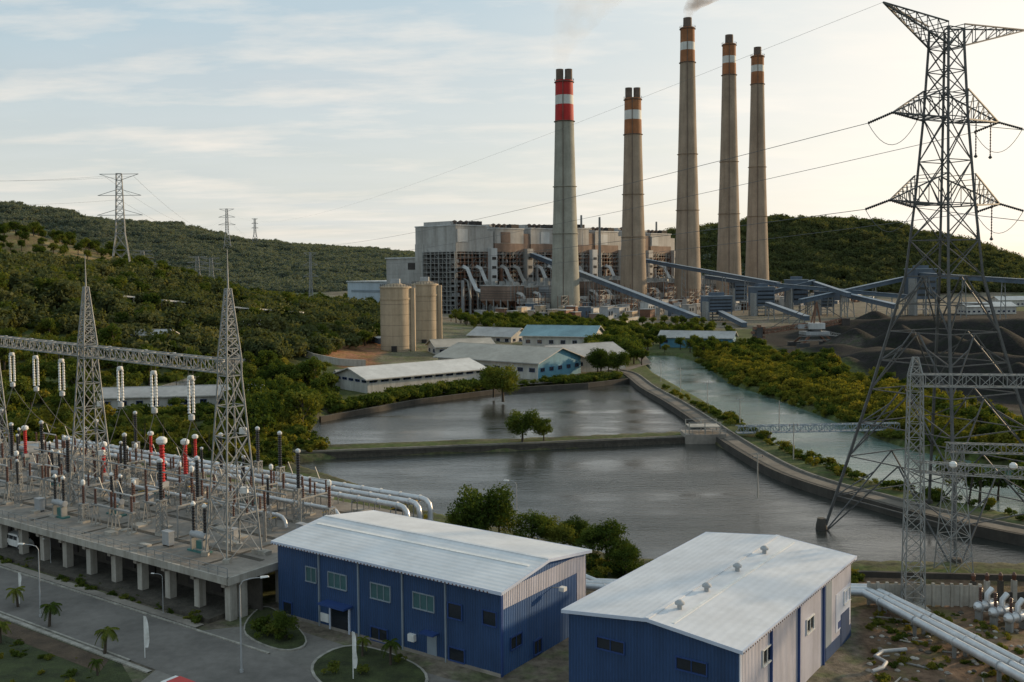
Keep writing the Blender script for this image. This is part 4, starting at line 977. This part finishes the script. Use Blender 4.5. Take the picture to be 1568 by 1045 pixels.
def van(u,v,rz,body,z=0.,top=None):
    mb=MB()
    sec=[(-2.3,.45,1.0,.86),(-2.25,.4,1.85,.9),(-.2,.35,2.0,.9),(.9,.35,1.95,.88),(1.45,.35,1.2,.88),(2.2,.38,1.0,.84),(2.35,.45,.7,.8)]
    vs=[]
    for x,z0,z1,w in sec: vs+=[(x,-w,z0),(x,w,z0),(x,w,z0+(z1-z0)*.55),(x,w*.88,z1),(x,-w*.88,z1),(x,-w,z0+(z1-z0)*.55)]
    fs=[(6*i+k,6*i+(k+1)%6,6*i+6+(k+1)%6,6*i+6+k) for i in range(len(sec)-1) for k in range(6)]+[(0,1,2,3,4,5)[::-1],tuple(36+k for k in range(6))]
    mb.add(vs,fs,body)
    if top: mb.box(-2.0,.2,-.7,.7,2.02,2.1,top)
    mb.add([(1.45,-.75,1.24),(1.45,.75,1.24),(.95,.72,1.9),(.95,-.72,1.9)],[(0,1,2,3)],'glass_dark')
    for sg in(-1,1):
        for x0,x1 in((-2,-1.1),(-1,0),(.1,.95)): mb.add([(x0,sg*.905,1.25),(x1,sg*.905,1.25),(x1,sg*.86,1.75),(x0,sg*.86,1.75)],[(0,1,2,3)],'glass_dark')
        for x in(-1.5,1.45): mb.tube([(x,sg*.72,.34),(x,sg*.92,.34)],.34,'black_rubber',14);mb.tube([(x,sg*.9,.34),(x,sg*.94,.34)],.17,'steel_galv',8)
    mb.obj('parked_van',loc=(P(u,v,z)),rz=rz)
van(30,838,rad(-35),'white_paint',.5);van(268,1076,rad(145),'white_paint',0,'red')
# ------------------------------------------------------------ vegetation
def leafquads(rng,c,nrm,s):
    r=rng.normal(size=c.shape);t=np.cross(nrm,r);t/=np.linalg.norm(t,axis=1)[:,None]+1e-9;b=np.cross(nrm,t)
    s=s[:,None];return np.stack([c+t*s,c+b*s*.62,c-t*s,c-b*s*.62],1).reshape(-1,3)
def tree_mesh(name,h,cr,nl,ls,seed,tf=.32,nc=14,mleaf='leaf',centers=None,trunk=True):
    rng=np.random.RandomState(seed);mb=MB()
    zc=h*(tf+(1-tf)/2);vz=h*(1-tf)/2
    if centers is None:
        cs=[]
        for i in range(nc):
            d=rng.normal(size=3);d/=np.linalg.norm(d);k=rng.uniform(.3,.9);cs.append((d[0]*cr*k,d[1]*cr*k,zc+d[2]*vz*k*.9,cr*rng.uniform(.20,.42)))
    else: cs=centers
    if trunk:
        tr=h*.022+.05;lean=rng.uniform(-.04,.04,2)*h
        mb.tube([(0,0,-.5),(lean[0]*.3,lean[1]*.3,h*.2),(lean[0],lean[1],h*.45),(lean[0]*.6,lean[1]*.6,h*.75)],[tr*1.5,tr*1.1,tr*.8,tr*.25],'bark',7)
        for c in cs[:9]:
            z0=h*rng.uniform(.22,.5);mb.tube([(lean[0]*z0/h*2,lean[1]*z0/h*2,z0),((lean[0]+c[0])*.5,(lean[1]+c[1])*.5,(z0+c[2])*.52),(c[0],c[1],c[2])],[tr*.6,tr*.4,tr*.12],'bark',5)
    tint=[.5]*len(mb.f);w=np.array([c[3]**2 for c in cs]);w/=w.sum();vv=[]
    for c,k in zip(cs,w):
        n_=max(6,int(nl*k));d=rng.normal(size=(n_,3));d/=np.linalg.norm(d,axis=1)[:,None]
        rr_=c[3]*(.45+.7*rng.rand(n_)**.6)*(1+.35*np.sin(d[:,0]*5+seed)*np.cos(d[:,1]*6))
        p=np.array(c[:3])+d*rr_[:,None]*np.array([1,1,.8]);nm=d*.7+rng.normal(size=(n_,3))*.6+np.array([0,0,.25]);nm/=np.linalg.norm(nm,axis=1)[:,None]
        vv.append(leafquads(rng,p,nm,ls*rng.uniform(.6,1.25,n_)));ti=rng.uniform(.0,.8);tint+=list(np.clip(ti+rng.uniform(-.2,.25,n_),0,1))
    vv=np.concatenate(vv);b=len(mb.v);mb.v+=[tuple(x) for x in vv.tolist()];nq=len(vv)//4
    mb.ml.append(mleaf) if mleaf not in mb.ml else None;mi=mb.ml.index(mleaf)
    mb.f+=[(b+4*i,b+4*i+1,b+4*i+2,b+4*i+3) for i in range(nq)];mb.mi+=[mi]*nq;mb.sm+=[False]*nq
    return mb.mesh(name,tint)
def patch(seed,R_=13,n=9,h=9,nl=1800,ls=.9,ml='leaf_far'):
    rng=np.random.RandomState(seed);cs=[]
    for i in range(n):
        a=rng.uniform(0,6.28);r=R_*math.sqrt(rng.rand());hh=h*rng.uniform(.5,1.1)
        cs.append((r*math.cos(a),r*math.sin(a),hh*.55,hh*.5))
        if rng.rand()<.5: cs.append((r*math.cos(a)+2,r*math.sin(a),hh*.85,hh*.28))
    return tree_mesh('hill_trees',h,R_,nl,ls,seed,centers=cs,mleaf=ml,trunk=False)
near=[tree_mesh('tree_near_%d'%i,9,4.2,7500,.21,20+i,tf=.2,nc=28) for i in range(2)]+[tree_mesh('tree_near_3',6,3.,4000,.17,33,tf=.3,nc=20)]
mid=[tree_mesh('tree_mid_%d'%i,9+i,3.8+.3*i,1300,.42,40+i,tf=.18,nc=15) for i in range(4)]
midy=[tree_mesh('tree_midy_%d'%i,6,3.6,1200,.38,60+i,tf=.05,nc=14,mleaf='leaf_yellow') for i in range(2)]
bush=[tree_mesh('bush_%d'%i,2.4,1.8,600,.22,70+i,tf=.0,nc=9,trunk=False) for i in range(2)]
bushy=tree_mesh('bush_y',2.4,1.8,600,.22,75,tf=.0,nc=9,trunk=False,mleaf='leaf_yellow')
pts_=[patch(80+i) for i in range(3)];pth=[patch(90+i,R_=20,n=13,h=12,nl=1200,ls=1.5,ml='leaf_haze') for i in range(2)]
def palm_mesh(seed,h,fl=2.6,nf=18):
    rng=random.Random(seed);mb=MB();mb.tube([(0,0,-.3),(.1,.05,h*.5),(.25,.05,h)],[.17,.12,.1],'bark',8)
    for k in range(nf):
        a=2*math.pi*k/nf+rng.uniform(-.2,.2);e=rng.uniform(.0,1.);pr_=[]
        for i in range(9):
            t=i/8;r=fl*t*(1-.18*t);z=h+fl*(.65*e*t-(.45+.5*(1-e))*t*t*1.1);pr_.append(Vector((.25+r*math.cos(a),.05+r*math.sin(a),z)))
        side=Vector((-math.sin(a),math.cos(a),0))
        mb.tube(pr_,[.03]*9,'leaf',3,False)
        for i in range(1,8):
            for s in (-1,1):
                for q in (0,.5):
                    p=pr_[i].lerp(pr_[i+1],q);L_=fl*.30*math.sin(math.pi*(.15+.8*(i+q)/8.5));d=(pr_[i+1]-pr_[i]).normalized()
                    tip=p+side*s*L_+d*L_*.5-Vector((0,0,L_*.45));mb.add([p-d*.05,p+d*.06,tip],[(0,1,2)],'leaf')
    return mb.mesh('palm',[random.random() for _ in mb.f])
palmS=palm_mesh(1,2.2,1.25,14);palmT=palm_mesh(2,8,3.2,18)
def scatter(name,meshes,pts,smin,smax,zoff=-.2):
    pts=np.asarray(pts);rng=np.random.RandomState(len(pts)+5)
    if len(pts)==0: return
    pick=rng.randint(0,len(meshes),len(pts))
    for k,me_ in enumerate(meshes):
        p=pts[pick==k]
        if len(p)==0: continue
        s=rng.uniform(smin,smax,len(p));a=rng.uniform(0,6.283,len(p));z=hgt(p[:,0],p[:,1])+zoff
        z=np.where(z<-1,-1.,z)
        V=[]
        for j in range(4):
            an_=a+math.pi/4+j*math.pi/2;V.append(np.stack([p[:,0]+np.cos(an_)*s*.7071,p[:,1]+np.sin(an_)*s*.7071,z],-1))
        V=np.stack(V,1).reshape(-1,3);mm=bpy.data.meshes.new(name);mm.from_pydata(V.tolist(),[],[(4*i,4*i+1,4*i+2,4*i+3) for i in range(len(p))])
        o=bpy.data.objects.new(name,mm);COL.objects.link(o);o.instance_type='FACES';o.use_instance_faces_scale=True;o.show_instancer_for_render=False;o.show_instancer_for_viewport=False
        c=bpy.data.objects.new('foliage_clump',me_);COL.objects.link(c);c.parent=o
def fill(poly,n,margin=1.5,extra=(),seed=1):
    rng=np.random.RandomState(seed);P_=np.array(poly);lo=P_.min(0);hi=P_.max(0);out=[];tot=0
    while tot<n:
        x=rng.uniform(lo[0],hi[0],n*3);y=rng.uniform(lo[1],hi[1],n*3);k=psd(x,y,poly)>0
        if k.sum()<1: break
        for b in BLOCK+list(extra): k&=psd(x,y,b)<-margin
        dm=np.full(x.shape,1e9)
        for (x0,y0),(x1,y1) in zip(levee,levee[1:]):
            dx,dy=x1-x0,y1-y0;t=np.clip(((x-x0)*dx+(y-y0)*dy)/(dx*dx+dy*dy),0,1);dm=np.minimum(dm,np.hypot(x-x0-t*dx,y-y0-t*dy))
        k&=dm>3.6
        out.append(np.stack([x[k],y[k]],-1));tot+=int(k.sum())
        if len(out)>30: break
    return np.concatenate(out)[:n]
def sight(u0,u1,v,dv=38):
    a=PT(u0,v);b=PT(u1,v);c=PT(u1,v+dv);d=PT(u0,v+dv);return [tuple(k[:2]) for k in (a,b,c,d)]
vis=[sight(150,335,634,24),sight(415,470,522,34)]
for a,b_ in zip(RD,RD[1:]):
    d=Vector((b_[0]-a[0],b_[1]-a[1],0)).normalized();x=Vector((-d.y,d.x,0))*3.5;vis.append([(a[0]+x.x,a[1]+x.y),(b_[0]+x.x,b_[1]+x.y),(b_[0]-x.x,b_[1]-x.y),(a[0]-x.x,a[1]-x.y)])
scatter('forest_trees',mid,fill(PL([(-60,700),(-60,470),(120,462),(480,480),(500,560),(515,625),(470,655),(400,700),(330,690),(150,650)]),1550,1.5,vis,seed=2),.5,1.15)
scatter('forest_understory',bush+[bushy],fill(PL([(-60,720),(-60,560),(400,560),(520,600),(500,640),(440,700),(400,715),(330,700)]),1200,1.,vis[2:],seed=3),.8,1.9)
scatter('forest_trees',mid,fill(PL([(480,480),(640,487),(640,540),(560,548),(500,545)]),120,2,vis,seed=4),.5,.95)
scatter('shore_trees',mid,fill(PL([(680,506),(840,500),(1060,520),(1110,555),(1000,545),(985,560),(900,560),(905,525),(760,530)]),280,2,seed=5),.45,.9)
scatter('shore_trees',mid,fill(PL([(905,575),(960,570),(975,540),(930,530),(900,545)]),55,2,seed=6),.6,1.1)
scatter('hedge_bushes',bush,fill(PL([(505,628),(640,603),(770,590),(775,595),(640,611),(500,637)]),260,.2,seed=7),.7,1.7)
scatter('hedge_bushes',bush,fill(PL([(600,625),(780,590),(960,575),(960,583),(780,598)]),120,.2,seed=8),.6,1.2)
scatter('riverbank_bushes',midy,fill(PL([(1060,546),(1120,575),(1200,597),(1300,632),(1400,668),(1568,708),(1900,780),(1900,700),(1568,655),(1440,618),(1330,590),(1240,568),(1150,545),(1090,535)]),680,.8,seed=9),.4,.95)
scatter('riverbank_bushes',mid,fill(PL([(1120,560),(1240,590),(1400,640),(1568,700),(1700,700),(1568,650),(1400,605),(1250,565),(1140,540)]),90,.8,seed=10),.4,.7)
scatter('riverbank_reeds',[bushy]+bush,fill(PL([(1060,550),(1120,585),(1250,628),(1400,684),(1568,722),(1750,765),(1750,740),(1400,660),(1200,597),(1100,565)]),420,.1,seed=31),.5,1.3)
scatter('levee_shrubs',[bushy]+bush,fill(PL([(1000,590),(1090,625),(1215,690),(1330,735),(1568,792),(1568,800),(1330,745),(1210,703),(1085,635),(995,594)]),110,-.5,seed=12),.3,.9,0)
isl=P(1500,765,-.5);scatter('riverbank_bushes',mid,np.array([[isl.x+a,isl.y+b_] for a,b_ in ((0,0),(4,2),(7,-1),(-3,3),(10,3))]),.5,.8)
rp=fill(PL([(480,690),(500,690),(480,640),(440,650),(400,715),(430,722)]),60,.2,seed=14);scatter('shore_shrubs',[bushy]+bush,rp,.5,1.1)
scatter('pond_edge_weeds',[bushy]+bush,fill(PL([(640,800),(760,828),(860,856),(980,880),(1090,884),(1322,880),(1322,896),(1090,898),(940,892),(860,876),(700,826)]),170,.1,seed=33),.25,.75)
scatter('treeline_trees',mid,fill(PL([(0,470),(0,455),(640,465),(640,483),(300,480)]),450,3,seed=15),.8,1.4)
scatter('treeline_trees',mid,fill(PL([(1060,535),(1150,525),(1190,545),(1180,560),(1120,552)]),40,2,seed=16),.4,.7)
scatter('plant_trees',mid,fill(PL([(640,500),(820,495),(1080,497),(1150,505),(1130,520),(960,520),(700,510)]),120,2,seed=17),.4,.8)
def hillpts(xr,yr,n,fn,seed):
    rng=np.random.RandomState(seed);x=rng.uniform(*xr,n);y=rng.uniform(*yr,n);h=hgt(x,y);k=fn(x,y,h);return np.stack([x[k],y[k]],-1)
scatter('hill_forest',pts_,hillpts((100,900),(1120,1750),6500,lambda x,y,h:(h>6)&(x/y>.1),1),.8,1.5,-2)
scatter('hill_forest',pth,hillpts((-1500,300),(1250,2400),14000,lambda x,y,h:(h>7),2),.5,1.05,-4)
scatter('hill_forest',pts_,hillpts((-520,-60),(330,760),2800,lambda x,y,h:(h>5)&(ridge(x,y,R_tan,170.)<20),3),.5,1.0,-1)
def tr(u,v,me_,s,nm='broadleaf_tree',z=0.,rz=None):
    link(nm,me_,P(u,v,z)-Vector((0,0,.1)),random.uniform(0,6) if rz is None else rz,s)
tr(738,838,near[0],1.0);tr(722,832,near[1],.62);tr(765,828,near[2],.8)
for u,v,k,s in ((815,845,2,.95),(842,838,0,.5),(862,852,2,.75),(880,848,1,.55),(905,862,2,.85),(930,866,2,.95),(947,872,1,.45),(960,888,2,.7),(700,822,2,.6)): tr(u,v,near[k],s)
for u,v,s in ((785,838,.9),(830,850,.8),(900,868,1.),(985,880,.7),(1005,878,.6),(940,880,.9),(970,882,1.),(1000,872,.6),(690,815,.8)): link('shrub',bush[0],P(u,v,.1),random.random()*6,s)
tr(800,677,near[0],.85,z=0);tr(833,675,near[1],.6,z=0);tr(770,612,near[0],1.2);tr(756,606,near[1],1.0);tr(920,575,near[1],1.1);tr(945,573,near[0],1.0);tr(495,555,near[0],1.5);tr(475,645,near[1],.95)
for u,v,s in ((408,968,1.),(395,975,.8),(425,972,.9),(436,982,.6),(615,1015,.5),(560,1030,.5),(505,1030,.6)): link('ornamental_shrub',bush[1],P(u,v,.15),random.random()*6,s*.8)
tr(437,978,near[2],.5);tr(598,1018,palmS,1.,'palm_tree',.15);tr(555,1005,palmS,.8,'palm_tree',.15)
for u,v,s in ((160,1003,1.15),(75,960,1.1),(28,930,1.),(0,985,1.),(150,1035,.7)): tr(u,v,palmS,s,'palm_tree')
for u,v,s in ((222,700,1.),(250,690,.9),(320,700,.8),(295,705,.7),(205,680,1.),(270,610,.9),(350,690,.8)): tr(u,v,palmT,s,'coconut_palm')
scatter('verge_plants',bush+[bushy],fill([tuple(S(x,y)[:2]) for x,y in ((110,-13.4),(0,-13.4),(-5,-20),(0,-40),(110,-40))],330,.3,seed=21),.10,.40)
scatter('yard_weeds',bush+[bushy],fill(PL([(1330,940),(1500,940),(1700,1100),(1330,1100)]),120,.3,seed=22),.12,.4)
scatter('platform_weeds',bush,fill([tuple(S(x,y)[:2]) for x,y in ((100,-.2),(2,-.2),(2,-1.8),(100,-1.8))],110,-5,seed=23),.2,.5)
# ------------------------------------------------------------ camera, light
cam=bpy.data.cameras.new('camera');co=bpy.data.objects.new('camera',cam);COL.objects.link(co)
co.matrix_world=Matrix.Translation((0,0,H))@CM.to_4x4();cam.sensor_width=36;cam.lens=36*F/1568;cam.shift_y=-(522.5-CY)/1568;cam.clip_start=.5;cam.clip_end=30000
sc.camera=co
SE,SR=rad(12),rad(60)
sv=Vector((math.sin(SR)*math.cos(SE),math.cos(SR)*math.cos(SE),math.sin(SE)))
sd=bpy.data.lights.new('sun','SUN');sd.energy=4.2;sd.angle=rad(2);sd.color=(1,.74,.45);so=bpy.data.objects.new('sun',sd);COL.objects.link(so);so.rotation_euler=sv.to_track_quat('Z','Y').to_euler();so.location=(200,100,200)
w=bpy.data.worlds.new('World');sc.world=w;w.use_nodes=True;n=w.node_tree.nodes;l=w.node_tree.links
for x in list(n): n.remove(x)
out=n.new('ShaderNodeOutputWorld');sky=n.new('ShaderNodeTexSky');sky.sky_type='NISHITA';sky.sun_disc=False;sky.sun_elevation=SE;sky.sun_rotation=SR;sky.dust_density=2.;sky.altitude=50
b1_=n.new('ShaderNodeBackground');l.new(sky.outputs[0],b1_.inputs[0]);b1_.inputs[1].default_value=.15
tc=n.new('ShaderNodeTexCoord');dr=tc.outputs['Generated']
sp=n.new('ShaderNodeSeparateXYZ');l.new(dr,sp.inputs[0])
def mth(op,a,b=None,c=None):
    x=n.new('ShaderNodeMath');x.operation=op
    for i,k in enumerate((a,b,c)):
        if k is None: continue
        if hasattr(k,'is_linked'): l.new(k,x.inputs[i])
        else: x.inputs[i].default_value=k
    return x.outputs[0]
zc=mth('ADD',mth('MAXIMUM',sp.outputs[2],0.),.10)
cb=n.new('ShaderNodeCombineXYZ');l.new(mth('DIVIDE',sp.outputs[0],zc),cb.inputs[0]);l.new(mth('DIVIDE',sp.outputs[1],zc),cb.inputs[1])
mp=n.new('ShaderNodeMapping');mp.inputs['Scale'].default_value=(.7,1.3,1);mp.inputs['Rotation'].default_value=(0,0,.3);l.new(cb.outputs[0],mp.inputs[0])
nn=noise(n,l,mp.outputs[0],.8,8,.55);nb=noise(n,l,mp.outputs[0],1.7,8,.58);ng=noise(n,l,mp.outputs[0],.9,5,.5)
dt=n.new('ShaderNodeVectorMath');dt.operation='DOT_PRODUCT';l.new(dr,dt.inputs[0]);dt.inputs[1].default_value=Vector((math.sin(rad(34)),math.cos(rad(34)),.12)).normalized()
gl=mth('POWER',mth('MAXIMUM',dt.outputs['Value'],0.),8.)
low=mr(n,l,sp.outputs[2],0.,.27,1.,0.)
base=mixc(n,l,low,(.44,.60,.70),(.84,.81,.73))
det=mr(n,l,nb,.48,.72,0,.9)
base=mixc(n,l,mr(n,l,ng,.5,.7,0,.5),base,(.60,.66,.70))
base=mixc(n,l,det,base,(.95,.89,.81))
ccol=mixc(n,l,gl,base,(1.12,1.05,.94))
cov=mr(n,l,nn,.35,.65,.80,.97)
b2_=n.new('ShaderNodeBackground');l.new(ccol,b2_.inputs[0]);b2_.inputs[1].default_value=1.
mx=n.new('ShaderNodeMixShader');l.new(cov,mx.inputs[0]);l.new(b1_.outputs[0],mx.inputs[1]);l.new(b2_.outputs[0],mx.inputs[2]);l.new(mx.outputs[0],out.inputs[0])
sc.view_settings.view_transform='Standard';sc.view_settings.look='None';sc.view_settings.exposure=0
print('objects',len(bpy.data.objects))
